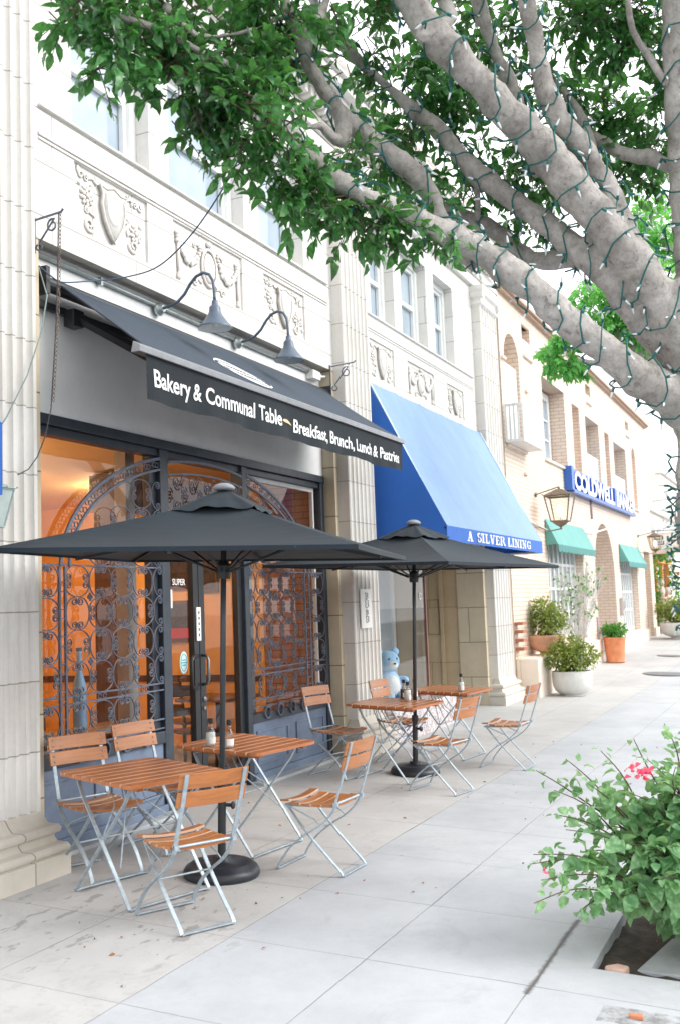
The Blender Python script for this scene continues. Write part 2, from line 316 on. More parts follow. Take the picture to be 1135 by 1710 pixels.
# ------------------------------------------------------------------ mesh building
class MB:
    def __init__(self): self.v = []; self.f = []; self.mi = []; self.cur = 0
    def add(self, vs, fs, M=None):
        b = len(self.v)
        self.v += [tuple(M @ Vector(p)) if M is not None else tuple(p) for p in vs]
        self.f += [tuple(b + i for i in f) for f in fs]; self.mi += [self.cur] * len(fs); return self
    def box(self, x0, x1, y0, y1, z0, z1, M=None):
        vs = [(x, y, z) for z in (z0, z1) for y in (y0, y1) for x in (x0, x1)]
        return self.add(vs, [(0, 2, 3, 1), (4, 5, 7, 6), (0, 1, 5, 4), (2, 6, 7, 3), (0, 4, 6, 2), (1, 3, 7, 5)], M)
    def tube(self, pts, r, n=6, caps=True, M=None, sq=None, closed=False):
        """swept tube; r scalar or list; sq=(w,t) makes a flat bar"""
        pts = [Vector(p) for p in pts]; N = len(pts)
        rs = r if isinstance(r, (list, tuple)) else [r] * N
        up = None; vs = []; fs = []
        for i, p in enumerate(pts):
            if closed: d = pts[(i + 1) % N] - pts[i - 1]
            else: d = pts[min(i + 1, N - 1)] - pts[max(i - 1, 0)]
            if d.length < 1e-9: d = Vector((0, 0, 1))
            d.normalize()
            if up is None:
                up = Vector((0, 1, 0)) if abs(d.y) < .9 else Vector((1, 0, 0))
            a = up - d * up.dot(d)
            if a.length < 1e-6: a = d.orthogonal()
            a.normalize(); b = d.cross(a); up = a
            if sq:
                for sx, sy in ((-1, -1), (1, -1), (1, 1), (-1, 1)): vs.append(p + b * (sx * sq[0] / 2) + a * (sy * sq[1] / 2))
            else:
                for k in range(n):
                    t = 2 * math.pi * k / n; vs.append(p + (a * math.cos(t) + b * math.sin(t)) * rs[i])
        m = 4 if sq else n
        for i in range(N if closed else N - 1):
            j = (i + 1) % N
            for k in range(m):
                k2 = (k + 1) % m; fs.append((i * m + k, i * m + k2, j * m + k2, j * m + k))
        if caps and not closed:
            fs.append(tuple(range(m - 1, -1, -1))); fs.append(tuple(range((N - 1) * m, N * m)))
        return self.add(vs, fs, M)
    def lathe(self, prof, n=20, M=None, cap=True):
        vs = []; fs = []
        for r, z in prof:
            for k in range(n): t = 2 * math.pi * k / n; vs.append((r * math.cos(t), r * math.sin(t), z))
        for i in range(len(prof) - 1):
            for k in range(n): k2 = (k + 1) % n; fs.append((i * n + k, i * n + k2, (i + 1) * n + k2, (i + 1) * n + k))
        if cap: fs.append(tuple(range(n - 1, -1, -1))); fs.append(tuple(range((len(prof) - 1) * n, len(prof) * n)))
        return self.add(vs, fs, M)
    def prism(self, poly, y0, y1, M=None):
        """poly in (x, z), extruded along y from y0 (front, smaller) to y1"""
        n = len(poly); vs = [(x, y0, z) for x, z in poly] + [(x, y1, z) for x, z in poly]
        fs = [tuple(range(n)), tuple(range(2 * n - 1, n - 1, -1))] + [(i, n + i, n + (i + 1) % n, (i + 1) % n) for i in range(n)]
        return self.add(vs, fs, M)
    def vprism(self, poly, z0, z1, M=None):
        """poly in (x, y), extruded along z"""
        n = len(poly); vs = [(x, y, z0) for x, y in poly] + [(x, y, z1) for x, y in poly]
        fs = [tuple(range(n - 1, -1, -1)), tuple(range(n, 2 * n))] + [(i, (i + 1) % n, n + (i + 1) % n, n + i) for i in range(n)]
        return self.add(vs, fs, M)
    def ball(self, c, rx, ry=None, rz=None, nu=10, nv=7, M=None):
        ry = ry or rx; rz = rz or rx; vs = []; fs = []
        for j in range(nv + 1):
            ph = math.pi * j / nv
            for i in range(nu):
                t = 2 * math.pi * i / nu; vs.append((c[0] + rx * math.sin(ph) * math.cos(t), c[1] + ry * math.sin(ph) * math.sin(t), c[2] + rz * math.cos(ph)))
        for j in range(nv):
            for i in range(nu): i2 = (i + 1) % nu; fs.append((j * nu + i, (j + 1) * nu + i, (j + 1) * nu + i2, j * nu + i2))
        return self.add(vs, fs, M)
    def build(self, name, mats, parent=None, smooth=False, bevel=0., ploc=None, fixn=False):
        me = bpy.data.meshes.new(name); me.from_pydata(self.v, [], self.f)
        mats = mats if isinstance(mats, (list, tuple)) else [mats]
        for m in mats: me.materials.append(m)
        if len(mats) > 1: me.polygons.foreach_set('material_index', self.mi)
        if smooth: me.polygons.foreach_set('use_smooth', [True] * len(self.f))
        bm = bmesh.new(); bm.from_mesh(me)
        bmesh.ops.recalc_face_normals(bm, faces=bm.faces)
        bm.to_mesh(me); bm.free()
        me.update()
        o = bpy.data.objects.new(name, me); COL.objects.link(o)
        if smooth == 'auto':
            pass
        if bevel:
            b = o.modifiers.new('bevel', 'BEVEL'); b.width = bevel; b.segments = 2; b.limit_method = 'ANGLE'; b.angle_limit = R(40)
        if parent is not None: attach(o, parent)
        return o

INV = {}
def attach(o, parent):
    o.parent = parent
    if parent.name in INV: o.matrix_parent_inverse = INV[parent.name]

def tag(o, label=None, cat=None, group=None, kind=None):
    if label: o['label'] = label
    if cat: o['category'] = cat
    if group: o['group'] = group
    if kind: o['kind'] = kind
    return o

def thing(name, label, cat, loc=(0, 0, 0), group=None, local=False, rz=0.):
    """an Empty at the base of a thing. local=True: parts are given in its own axes, else in world axes"""
    o = bpy.data.objects.new(name, None); COL.objects.link(o); o.empty_display_size = .2
    M = Matrix.Translation(loc)
    if local: M = M @ Matrix.Rotation(SLOPE, 4, 'X') @ Matrix.Rotation(rz, 4, 'Z')
    o.location = M.to_translation(); o.rotation_euler = M.to_euler()
    if not local: INV[o.name] = M.inverted()
    return tag(o, label, cat, group)

def copy_tree(src, name=None):
    c = src.copy(); COL.objects.link(c)
    for ch in list(src.children):
        d = ch.copy(); COL.objects.link(d); d.parent = c
        for g in list(ch.children):
            e = g.copy(); COL.objects.link(e); e.parent = d
    return c

def place(o, x, y, rz, z=None):
    M = Matrix.Translation((x, y, gz(x, y) if z is None else z)) @ Matrix.Rotation(SLOPE, 4, 'X') @ Matrix.Rotation(rz, 4, 'Z')
    o.location = M.to_translation(); o.rotation_euler = M.to_euler()

def text_mb(body, width, height, depth=.002, bold=0., spacing=1., shear=0.):
    """flat lettering in x (right) / z (up), facing -y, lower left at the origin, as an MB"""
    c = bpy.data.curves.new('lettering', 'FONT'); c.body = body; c.size = 1; c.offset = bold; c.extrude = .5; c.space_character = spacing; c.resolution_u = 4
    o = bpy.data.objects.new('lettering', c); COL.objects.link(o)
    bpy.context.view_layer.update()
    me = o.evaluated_get(bpy.context.evaluated_depsgraph_get()).to_mesh()
    v = [p.co.copy() for p in me.vertices]; f = [tuple(p.vertices) for p in me.polygons]
    o.to_mesh_clear(); bpy.data.objects.remove(o); bpy.data.curves.remove(c)
    x0 = min(p.x for p in v); x1 = max(p.x for p in v)
    sx = width / (x1 - x0); sz = height / .73
    mb = MB(); mb.add([((p.x - x0) * sx, -p.z * depth * 2, p.y * sz) for p in v], f)
    return mb

def shift(mb, dx, dy, dz):
    mb.v = [(x + dx, y + dy, z + dz) for x, y, z in mb.v]; return mb

# ================================================================== SETTING
def ground_sheet(name, xs, ys, mat, zo=0., hole=None, zf=None):
    mb = MB()
    for i in range(len(xs) - 1):
        for j in range(len(ys) - 1):
            x0, x1, y0, y1 = xs[i], xs[i+1], ys[j], ys[j+1]
            if hole and x0 >= hole[0] - 1e-6 and x1 <= hole[1] + 1e-6 and y0 >= hole[2] - 1e-6 and y1 <= hole[3] + 1e-6: continue
            h = zf or (lambda x, y: gz(x, y) + zo)
            mb.add([(x0, y0, h(x0, y0)), (x1, y0, h(x1, y0)), (x1, y1, h(x1, y1)), (x0, y1, h(x0, y1))], [(0, 1, 2, 3)])
    return tag(mb.build(name, mat), kind='structure')

WX0, WX1, WY0, WY1 = 5.19, 6.95, -.30, 1.125       # the tree well
NX0, NX1, NY0, NY1 = 12.2, 13.6, -.30, 1.115       # the next tree well
sw_xs = [-30, -6, 2, WX0, WX1, NX0, NX1, 20.5, 40, 60]
mb = MB()
for i in range(len(sw_xs) - 1):
    for (y0, y1) in ((-.95, WY0), (WY0, WY1), (WY1, 9.)):
        x0, x1 = sw_xs[i], sw_xs[i+1]
        if (y0, y1) == (WY0, WY1) and x0 in (WX0, NX0): continue
        mb.add([(x0, y0, gz(x0, y0)), (x1, y0, gz(x1, y0)), (x1, y1, gz(x1, y1)), (x0, y1, gz(x0, y1))], [(0, 1, 2, 3)])
tag(mb.build('sidewalk', sidewalk_mat()), kind='structure')
kerb = MB()
for x0, x1 in ((-30, 20.5), (20.5, 60)):
    a, b = gz(x0, -.95), gz(x1, -.95)
    kerb.add([(x0, -.952, a + .003), (x1, -.952, b + .003), (x1, -1.10, b - .002), (x0, -1.10, a - .002), (x1, -1.12, b - .16), (x0, -1.12, a - .16)], [(0, 1, 2, 3), (3, 2, 4, 5)])
tag(kerb.build('kerb', CONC), kind='structure')
ground_sheet('road', [-60, 20.5, 60, 200], [-14, -1.12], ASPHALT, zf=lambda x, y: gz(x, -.95) - .16 - .004)
ground_sheet('ground', [-400, -20, 20.5, 60, 400], [-400, 9, 400], CONC, zf=lambda x, y: -.75 + (0 if x < 30 else .5))
mk = MB()
for k in range(14): x = -10 + k * 5; mk.add([(x, -7.1, gz(x, -.95) - .158), (x + 2.4, -7.1, gz(x + 2.4, -.95) - .158), (x + 2.4, -6.98, gz(x + 2.4, -.95) - .158), (x, -6.98, gz(x, -.95) - .158)], [(0, 1, 2, 3)])
tag(mk.build('road_marking', WHITE_INK), kind='structure')

def tree_well(x0, x1, y0, y1, name):
    mb = MB(); w = .11   # inner kerb faces, a hand's depth down to the soil
    for (a, b, c, d) in ((x0, x0 + .0, y0, y1), ):
        pass
    def zz(x, y): return gz(x, y)
    corners = [(x0, y0), (x1, y0), (x1, y1), (x0, y1)]
    for i in range(4):
        (xa, ya), (xb, yb) = corners[i], corners[(i + 1) % 4]
        mb.add([(xa, ya, zz(xa, ya)), (xb, yb, zz(xb, yb)), (xb, yb, zz(xb, yb) - .25), (xa, ya, zz(xa, ya) - .25)], [(0, 1, 2, 3)])
    tag(mb.build('tree_well_kerb', CONC), kind='structure')
    n = 26; mb = MB(); vs = []; rr = random.Random(3)
    for j in range(n + 1):
        for i in range(n + 1):
            x = x0 + (x1 - x0) * i / n; y = y0 + (y1 - y0) * j / n
            vs.append((x, y, gz(x, y) - .058 + rr.uniform(-.011, .011) + .012 * math.sin(x * 6) * math.sin(y * 7)))
    fs = [(j * (n + 1) + i, j * (n + 1) + i + 1, (j + 1) * (n + 1) + i + 1, (j + 1) * (n + 1) + i) for j in range(n) for i in range(n)]
    mb.add(vs, fs); tag(mb.build('soil', SOIL, smooth=True), kind='structure')
tree_well(WX0, WX1, WY0, WY1, 'well'); tree_well(NX0, NX1, NY0, NY1, 'well')

# ================================================================== TERRACOTTA BUILDING
YW = 4.85      # wall face
YS = 5.02      # storefront plane
BT = thing('terracotta_building', 'cream terracotta shop building with fluted pilasters, carved frieze panels and an iron grilled cafe front', 'building', (10.5, 5.2, 0))

def holed_wall(mb, x0, x1, z0, z1, holes, yf, depth):
    xs = sorted({x0, x1} | {h[0] for h in holes} | {h[1] for h in holes})
    zs = sorted({z0, z1} | {h[2] for h in holes} | {h[3] for h in holes})
    for i in range(len(xs) - 1):
        for j in range(len(zs) - 1):
            cx, cz = (xs[i] + xs[i+1]) / 2, (zs[j] + zs[j+1]) / 2
            if any(h[0] < cx < h[1] and h[2] < cz < h[3] for h in holes): continue
            mb.add([(xs[i], yf, zs[j]), (xs[i+1], yf, zs[j]), (xs[i+1], yf, zs[j+1]), (xs[i], yf, zs[j+1])], [(0, 1, 2, 3)])
    for h in holes:
        a, b, c, d = h[:4]; D = h[5] if len(h) > 5 else depth; yb = yf + D
        if len(h) > 4 and h[4]:          # arched head
            r = (b - a) / 2; sp = d - r; n = 14; cx = (a + b) / 2
            arc = [(cx - r * math.cos(math.pi * k / n), sp + r * math.sin(math.pi * k / n)) for k in range(n + 1)]
            for k in range(n):
                (xa, za), (xb, zb) = arc[k], arc[k+1]
                mb.add([(xa, yf, za), (xb, yf, zb), (xb, yf, d), (xa, yf, d)], [(0, 1, 2, 3)])
                mb.add([(xa, yf, za), (xb, yf, zb), (xb, yb, zb), (xa, yb, za)], [(0, 1, 2, 3)])
            top = sp
        else:
            mb.add([(a, yf, d), (b, yf, d), (b, yb, d), (a, yb, d)], [(0, 1, 2, 3)]); top = d
        mb.add([(a, yf, c), (a, yb, c), (a, yb, top), (a, yf, top)], [(0, 1, 2, 3)])
        mb.add([(b, yf, c), (b, yb, c), (b, yb, top), (b, yf, top)], [(0, 1, 2, 3)])
        mb.add([(a, yf, c), (b, yf, c), (b, yb, c), (a, yb, c)], [(0, 1, 2, 3)])

UPH = [(5.94, 6.94, 5.41, 6.62), (7.24, 8.53, 5.41, 6.62), (8.83, 9.83, 5.41, 6.62),
       (11.72, 12.54, 5.36, 6.62), (12.82, 13.84, 5.36, 6.62), (14.18, 15.07, 5.36, 6.62)]
PAN = [(5.96, 6.90, 4.60, 5.13, 'A'), (7.28, 8.47, 4.59, 5.12, 'B'), (8.90, 9.82, 4.60, 5.10, 'A'),
       (11.62, 12.44, 4.56, 5.05, 'A'), (12.95, 14.02, 4.56, 5.03, 'B'), (14.62, 15.42, 4.56, 5.02, 'A')]
PD = .022
mb = MB()
holed_wall(mb, 4.0, 16.9, 4.39, 7.05, UPH + [(p[0], p[1], p[2], p[3], False, PD) for p in PAN], YW, .24)
for p in PAN: mb.add([(p[0], YW + PD, p[2]), (p[1], YW + PD, p[2]), (p[1], YW + PD, p[3]), (p[0], YW + PD, p[3])], [(0, 1, 2, 3)])
mb.build('wall', TERRA, BT)
mb = MB()           # soffits under the lintel, party walls, roof slab
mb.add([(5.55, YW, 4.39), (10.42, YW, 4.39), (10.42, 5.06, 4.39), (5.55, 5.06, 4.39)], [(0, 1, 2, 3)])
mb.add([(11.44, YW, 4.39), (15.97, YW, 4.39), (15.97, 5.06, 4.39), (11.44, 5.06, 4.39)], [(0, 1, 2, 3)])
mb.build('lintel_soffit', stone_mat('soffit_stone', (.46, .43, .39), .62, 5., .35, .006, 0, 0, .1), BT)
mb = MB(); mb.box(4.0, 17.36, 5.4, 14, 6.9, 7.0); mb.box(17.30, 17.36, 4.9, 14, 0, 7.9); mb.box(4.0, 17.36, 14, 14.1, 0, 7.9); mb.box(3.9, 4.0, 4.9, 14, 0, 7.9)
mb.build('rear_wall', CREAM, BT)
# sill course with a fine moulding under the windows, and its two raised strings
mb = MB()
for xa, xb in ((5.56, 10.40), (11.46, 15.96)):
    mb.box(xa, xb, YW - .018, YW - .001, 5.165, 5.195); mb.box(xa, xb, YW - .012, YW - .0005, 5.135, 5.155)
    mb.box(xa, xb, YW - .03, YW + .02, 5.345 if xa > 11 else 5.385, 5.365 if xa > 11 else 5.405)
mb.build('string_course', TERRA_S, BT, bevel=.006)

# upper windows
for (a, b, c, d) in UPH:
    y = YW + .13; fw = .085
    mb = MB(); mb.box(a, a + fw, y, y + .10, c, d); mb.box(b - fw, b, y, y + .10, c, d); mb.box(a + fw, b - fw, y, y + .10, d - fw, d); mb.box(a + fw, b - fw, y, y + .10, c, c + .06)
    w = mb.build('window', WHITEP, BT, bevel=.005)
    mb = MB(); y2 = y + .035; i0, i1 = a + fw, b - fw; zm = c + .60
    for (xa, xb, za, zb) in ((i0, i0 + .05, c + .06, d - fw), (i1 - .05, i1, c + .06, d - fw), (i0 + .05, i1 - .05, c + .06, c + .12), (i0 + .05, i1 - .05, zm - .03, zm + .03), (i0 + .05, i1 - .05, d - fw - .05, d - fw)):
        mb.box(xa, xb, y2, y2 + .045, za, zb)
    mb.build('sash', WHITEP, w)
    mb = MB(); mb.add([(i0, y2 + .05, c + .06), (i1, y2 + .05, c + .06), (i1, y2 + .05, d - fw), (i0, y2 + .05, d - fw)], [(0, 1, 2, 3)])
    mb.build('pane', GLASS_UP, w)

# ---- carved relief panels
def spiral(cx, cz, r, a0, turns, sgn, n=26, y=0.):
    """curls inward from radius r"""
    pts = []
    for k in range(n + 1):
        t = k / n; rr = r * (1 - .86 * t); a = a0 + sgn * turns * 2 * math.pi * t
        pts.append((cx + rr * math.cos(a), y - .006 * t, cz + rr * math.sin(a)))
    return pts
def taper_tube(mb, pts, r0, r1, n=5):
    N = len(pts); mb.tube(pts, [r0 + (r1 - r0) * i / (N - 1) for i in range(N)], n)
def rosette(mb, x, y, z, r):
    mb.ball((x, y - .014, z), r * .3, .02, r * .3, 8, 5)
    for ring, k, rr in ((.55, 6, .30), (.92, 9, .26)):
        for i in range(k):
            t = 2 * math.pi * i / k + ring * 3; mb.ball((x + r * ring * math.cos(t), y - .006, z + r * ring * math.sin(t)), r * rr, .017, r * rr, 7, 5)
def scroll(mb, x, y, z, s, flip=1, up=1):
    base = [(x, y, z), (x + flip * .25 * s, y - .004, z + up * .20 * s), (x + flip * .52 * s, y - .006, z + up * .12 * s)]
    taper_tube(mb, base, .10 * s, .06 * s)
    taper_tube(mb, spiral(x + flip * .70 * s, z + up * .06 * s, .19 * s, math.pi if flip > 0 else 0, 1.5, -flip * up, y=y - .004), .06 * s, .03 * s)
    for i in range(4): mb.ball((x + flip * (.1 + .13 * i) * s, y - .006, z + up * (.27 - .05 * i) * s), .055 * s, .014, .085 * s, 6, 4)
def relief(x0, x1, z0, z1, kind, seed):
    q = random.Random(seed); mb = MB(); y = YW + PD; w, h = x1 - x0, z1 - z0; cx, cz = (x0 + x1) / 2, (z0 + z1) / 2
    if kind == 'A':
        # tall shield with a pointed tail
        shield = [(-.0, -.50), (.07, -.34), (.13, -.16), (.165, .08), (.15, .26), (.19, .38), (.10, .36), (.0, .43), (-.10, .36), (-.19, .38), (-.15, .26), (-.165, .08), (-.13, -.16), (-.07, -.34)]
        pts = [(cx + a * w * .95, cz + b * h * .92) for a, b in shield]
        mb.prism(pts, y - .035, y)
        mb.tube([(a, y - .034, b) for a, b in pts], .011, 6, closed=True)
        mb.ball((cx, y - .03, cz + .05 * h), .10 * w, .026, .26 * h, 12, 8)
        for sg in (-1, 1):
            xx = cx + sg * .33 * w
            rosette(mb, xx, y, cz + (.08 if sg < 0 else -.12) * h, .115 * h + .01)
            scroll(mb, cx + sg * .20 * w, y, cz + .33 * h, .24 * h * 1.4, sg, 1)
            scroll(mb, cx + sg * .22 * w, y, cz - .10 * h, .20 * h * 1.4, sg, -1)
            taper_tube(mb, spiral(cx + sg * .30 * w, cz - .33 * h, .12 * h, 0 if sg < 0 else math.pi, 1.4, sg, y=y - .004), .018, .008)
            taper_tube(mb, spiral(cx + sg * .40 * w, cz + .36 * h, .07 * h, 0, 1.2, -sg, y=y - .004), .014, .006)
            for i in range(9): mb.ball((cx + sg * q.uniform(.2, .46) * w, y - .004, cz + q.uniform(-.45, .45) * h), q.uniform(.012, .026), .016, q.uniform(.012, .032), 6, 4)
    else:
        mb.ball((cx, y - .008, cz - .02 * h), .085 * w, .034, .27 * h, 14, 8)
        el = [(cx + .105 * w * math.cos(t), y - .012, cz - .02 * h + .33 * h * math.sin(t)) for t in [2 * math.pi * k / 26 for k in range(26)]]
        mb.tube(el, .016, 6, closed=True)
        mb.ball((cx, y - .012, cz + .40 * h), .035 * w, .03, .06 * h, 10, 6)
        for sg in (-1, 1):
            xx = cx + sg * .43 * w       # slim torch column
            mb.tube([(xx, y - .012, cz - .38 * h), (xx, y - .014, cz + .16 * h)], [.010, .020], 8)
            for dz, rr in ((.18, .040), (.25, .034), (.31, .048), (-.40, .016), (-.44, .024)): mb.ball((xx, y - .012, cz + dz * h), rr, .028, .03, 10, 5)
            n = 13                       # hanging garland
            for i in range(n):
                t = i / (n - 1); gx = xx - sg * (t * .30 * w); gz_ = cz + .13 * h - .34 * h * math.sin(math.pi * t) * (.5 + .5 * t) + .10 * h * t
                sz = .020 + .020 * math.sin(math.pi * t)
                for _ in range(3): mb.ball((gx + q.uniform(-.015, .015), y - .012 + q.uniform(-.006, .004), gz_ + q.uniform(-.02, .02)), sz * q.uniform(.6, 1), .02, sz * q.uniform(.6, 1), 6, 4)
            scroll(mb, cx + sg * .12 * w, y, cz + .25 * h, .17 * h * 1.5, sg, 1)
            scroll(mb, cx + sg * .10 * w, y, cz - .28 * h, .17 * h * 1.5, sg, -1)
            taper_tube(mb, spiral(cx + sg * .20 * w, cz - .36 * h, .08 * h, 0, 1.3, sg, y=y - .004), .014, .006)
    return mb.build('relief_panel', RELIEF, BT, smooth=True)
for i, p in enumerate(PAN): relief(*p, seed=i)

# ---- pilasters
def rect_loft(mb, x0, x1, yb, prof):
    """prof: (overhang, z) rings of a rectangle whose front grows with the overhang"""
    vs = []; fs = []
    for o, z, yf in prof: vs += [(x0 - o, yf - o, z), (x1 + o, yf - o, z), (x1 + o, yb, z), (x0 - o, yb, z)]
    for i in range(len(prof) - 1):
        for k in range(4): k2 = (k + 1) % 4; fs.append((4 * i + k, 4 * i + k2, 4 * i + 4 + k2, 4 * i + 4 + k))
    fs.append((0, 3, 2, 1)); n = len(prof) - 1; fs.append((4 * n, 4 * n + 1, 4 * n + 2, 4 * n + 3))
    mb.add(vs, fs)
def pilaster(sx0, sx1, bx0, bx1, z0, nfl=6, yback=5.3):
    yf = 4.70; root = None
    mb = MB(); mb.box(bx0, bx1, YW - .004, yback, z0 - .3, 4.40)
    blk = mb.build('pilaster', TERRA_D, BT)
    prof = [(sx0, YW + .01), (sx0, yf + .012), (sx0 + .012, yf)]
    w = (sx1 - sx0 - .06) / nfl
    for k in range(nfl):
        a = sx0 + .03 + k * w; fil = .013
        prof.append((a + fil, yf))
        for j in range(1, 8): t = math.pi * j / 8; prof.append((a + w / 2 - (w / 2 - fil) * math.cos(t), yf + .034 * math.sin(t)))
        prof.append((a + w - fil, yf))
    prof += [(sx1 - .012, yf), (sx1, yf + .012), (sx1, YW + .01)]
    mb = MB(); mb.vprism(prof, z0 + .3, 6.62); mb.build('shaft', TERRA_P, blk)
    mb = MB(); o = .02
    rect_loft(mb, sx0, sx1, YW + .006, [(.13, z0 - .3, yf), (.13, z0 + .135, yf), (.105, z0 + .14, yf), (.125, z0 + .155, yf), (.13, z0 + .175, yf), (.115, z0 + .20, yf), (.07, z0 + .215, yf), (.055, z0 + .25, yf), (.06, z0 + .265, yf), (.085, z0 + .275, yf), (.09, z0 + .30, yf), (.075, z0 + .325, yf), (.03, z0 + .335, yf), (.012, z0 + .38, yf), (.0, z0 + .42, yf)])
    mb.build('base', stone_mat('base_stone', (.70, .655, .58), .62, 3, .5, .006, 0, 1, .2), blk, bevel=.006)
    mb = MB(); rect_loft(mb, sx0, sx1, YW + .006, [(0, 6.60, yf), (.03, 6.63, yf), (.03, 6.66, yf), (.01, 6.68, yf), (.015, 6.76, yf), (.06, 6.80, yf), (.085, 6.86, yf), (.085, 6.93, yf)])
    for sx in (sx0, sx1): mb.tube([(sx, yf - .07, 6.78), (sx, YW, 6.78)], .07, 10)
    mb.build('capital', TERRA_S, blk)
pilaster(4.62, 5.36, 4.3, 5.55, 0., 7)
pilaster(10.50, 11.24, 10.42, 11.44, 0.)
pilaster(16.10, 17.05, 15.97, 17.32, 0.)

# ---- entablature and cornice
mb = MB(); X0, X1 = 4.0, 17.4
mb.box(X0, X1, 4.78, 5.3, 6.94, 7.10); mb.box(X0, X1, 4.74, 5.3, 7.11, 7.20); mb.box(X0, X1, 4.80, 5.3, 7.201, 7.36)
mb.box(X0, X1, 4.52, 5.3, 7.47, 7.53); mb.box(X0, X1, 4.40, 5.3, 7.531, 7.62); mb.box(X0, X1, 4.34, 5.3, 7.621, 7.66); mb.box(X0, X1, 4.70, 5.3, 7.661, 8.15); mb.box(X0, X1, 4.64, 5.35, 8.151, 8.23)
cor = mb.build('cornice', TERRA_S, BT, bevel=.008)
mb = MB(); x = X0 + .05
while x < X1 - .1: mb.box(x, x + .075, 4.66, 4.798, 7.365, 7.468); x += .14
mb.build('dentil_row', TERRA_S, cor)

# ---- cafe storefront
mb = MB(); mb.add([(5.5, 4.995, 3.16), (10.45, 4.995, 3.16), (10.45, 4.995, 4.40), (5.5, 4.995, 4.40)], [(0, 1, 2, 3)])
mb.add([(5.5, 4.995, 3.16), (10.45, 4.995, 3.16), (10.45, 5.2, 3.16), (5.5, 5.2, 3.16)], [(0, 1, 2, 3)])
mb.build('grey_fascia', GREYWALL, BT)
mb = MB()
mb.box(5.5, 10.42, 4.975, 5.12, 3.085, 3.165); mb.box(5.5, 10.42, 5.01, 5.11, 3.02, 3.084)
for a, b in ((7.20, 7.32), (8.58, 8.67)): mb.box(a, b, 4.985, 5.12, -.1, 3.084)
mb.box(10.33, 10.419, 4.985, 5.12, -.1, 3.084); mb.box(5.5, 5.60, 4.99, 5.12, -.1, 3.084)
mb.box(5.6, 7.2, 4.985, 5.12, .60, .70); mb.box(8.67, 10.33, 4.985, 5.12, .58, .66)
mb.box(7.10, 7.199, 5.03, 5.10, .70, 3.02)
SF = mb.build('storefront_frame', FRAME, BT, bevel=.006)
for xa, xb, zt in ((5.6, 7.2, .60), (8.67, 10.33, .58)):
    mb = MB(); mb.box(xa, xb, 5.01, 5.11, .02, zt); mb.box(xa, xb, 4.97, 5.01, -.1, .10)
    n = 2; w = (xb - xa) / n
    for k in range(n):
        a, b = xa + k * w + .09, xa + (k + 1) * w - .09
        for (p, q, r_, s_) in ((a, b, .17, .19), (a, b, zt - .10, zt - .08), (a, a + .02, .191, zt - .101), (b - .02, b, .191, zt - .101)): mb.box(p, q, 4.996, 5.0095, r_, s_)
    mb.build('kick_panel', BLUEPANEL, BT, bevel=.004)
for xa, xb in ((5.56, 7.3), (8.6, 10.42)): mb = MB(); mb.box(xa, xb, 4.85, 5.0, -.06, .037); mb.build('doorstep', CONC, BT, bevel=.01)
for xa, xb, za, zb in ((5.6, 7.10, .70, 3.02), (8.67, 10.33, .66, 3.02), (7.32, 8.58, 2.38, 3.02)):
    mb = MB(); mb.add([(xa, 5.07, za), (xb, 5.07, za), (xb, 5.07, zb), (xa, 5.07, zb)], [(0, 1, 2, 3)])
    mb.build('shop_pane', GLASS, BT)
mb = MB(); mb.box(10.235, 10.265, 5.045, 5.085, .66, 3.02); mb.box(8.67, 10.235, 5.05, 5.08, 2.975, 3.02); mb.build('window_trim', WHITEP, BT)

# ---- ornamental iron grilles
YG = 4.992
def cscroll(cx, cz, rx, rz, side):
    """C-scroll: half of an oval, both ends curling inward. side: L R T B"""
    n = 22; pts = []; vr = .27
    def vol(px, pz, a0, sg, r, rev):
        q = [(px + r * (1 - .8 * k / 12) * math.cos(a0 + sg * 3.3 * math.pi * k / 12 * .9), YG, pz + r * (1 - .8 * k / 12) * math.sin(a0 + sg * 3.3 * math.pi * k / 12 * .9)) for k in range(13)]
        return q[::-1] if rev else q
    # canonical: left half, from top centre to bottom centre, in unit space, then rotate
    u = []
    r = .27
    top = [(-r + r * (1 - .74 * k / 14) * math.cos(math.pi / 2 - 1.55 * 2 * math.pi * k / 14), 1 - r + r * (1 - .74 * k / 14) * math.sin(math.pi / 2 - 1.55 * 2 * math.pi * k / 14)) for k in range(15)]
    u += top[::-1]
    a = math.pi * .5
    for k in range(1, n):
        t = math.pi / 2 + math.pi * k / n
        u.append((-r + (1 - r) * math.cos(t) * 1.0, math.sin(t)))
    bot = [(x, -z) for x, z in top]; u += bot
    out = []
    for x, z in u:
        if side == 'R': x = -x
        if side == 'T': x, z = z, -x
        if side == 'B': x, z = z, x
        out.append((cx + x * rx, YG, cz + z * rz))
    return out
def bar(mb, p, q, w=.016, t=.012): mb.tube([p, q], 0, sq=(w, t))
def cell(mb, cx, cz, w, h, kind):
    rx, rz = w * .49, h * .49
    for s in (('L', 'R') if kind else ('T', 'B')): mb.tube(cscroll(cx, cz, rx, rz, s), 0, sq=(.0065, .010))
    for s in (-1, 1):        # tiny curls inside
        if kind: c = (cx + s * rx * .32, cz - rz * .1)
        else: c = (cx - rx * .1, cz + s * rz * .32)
    for sx in ():
        for sz in (-1, 1):
            px, pz = cx + sx * rx * .60, cz + sz * rz * .66
            mb.tube([(px + .018 * math.cos(a) * (1 - k / 12), YG, pz + .018 * math.sin(a) * (1 - k / 12)) for k, a in enumerate([sx * .9 * j + (0 if sz > 0 else math.pi) for j in range(9)])], 0, sq=(.006, .006))
AX, AZ0, ARX, ARZ = 7.95, 2.04, 2.03, 1.03
def arch_z(x, d=0.):
    q = 1 - ((x - AX) / (ARX - d)) ** 2
    return AZ0 + (ARZ - d) * math.sqrt(q) if q > 0 else AZ0
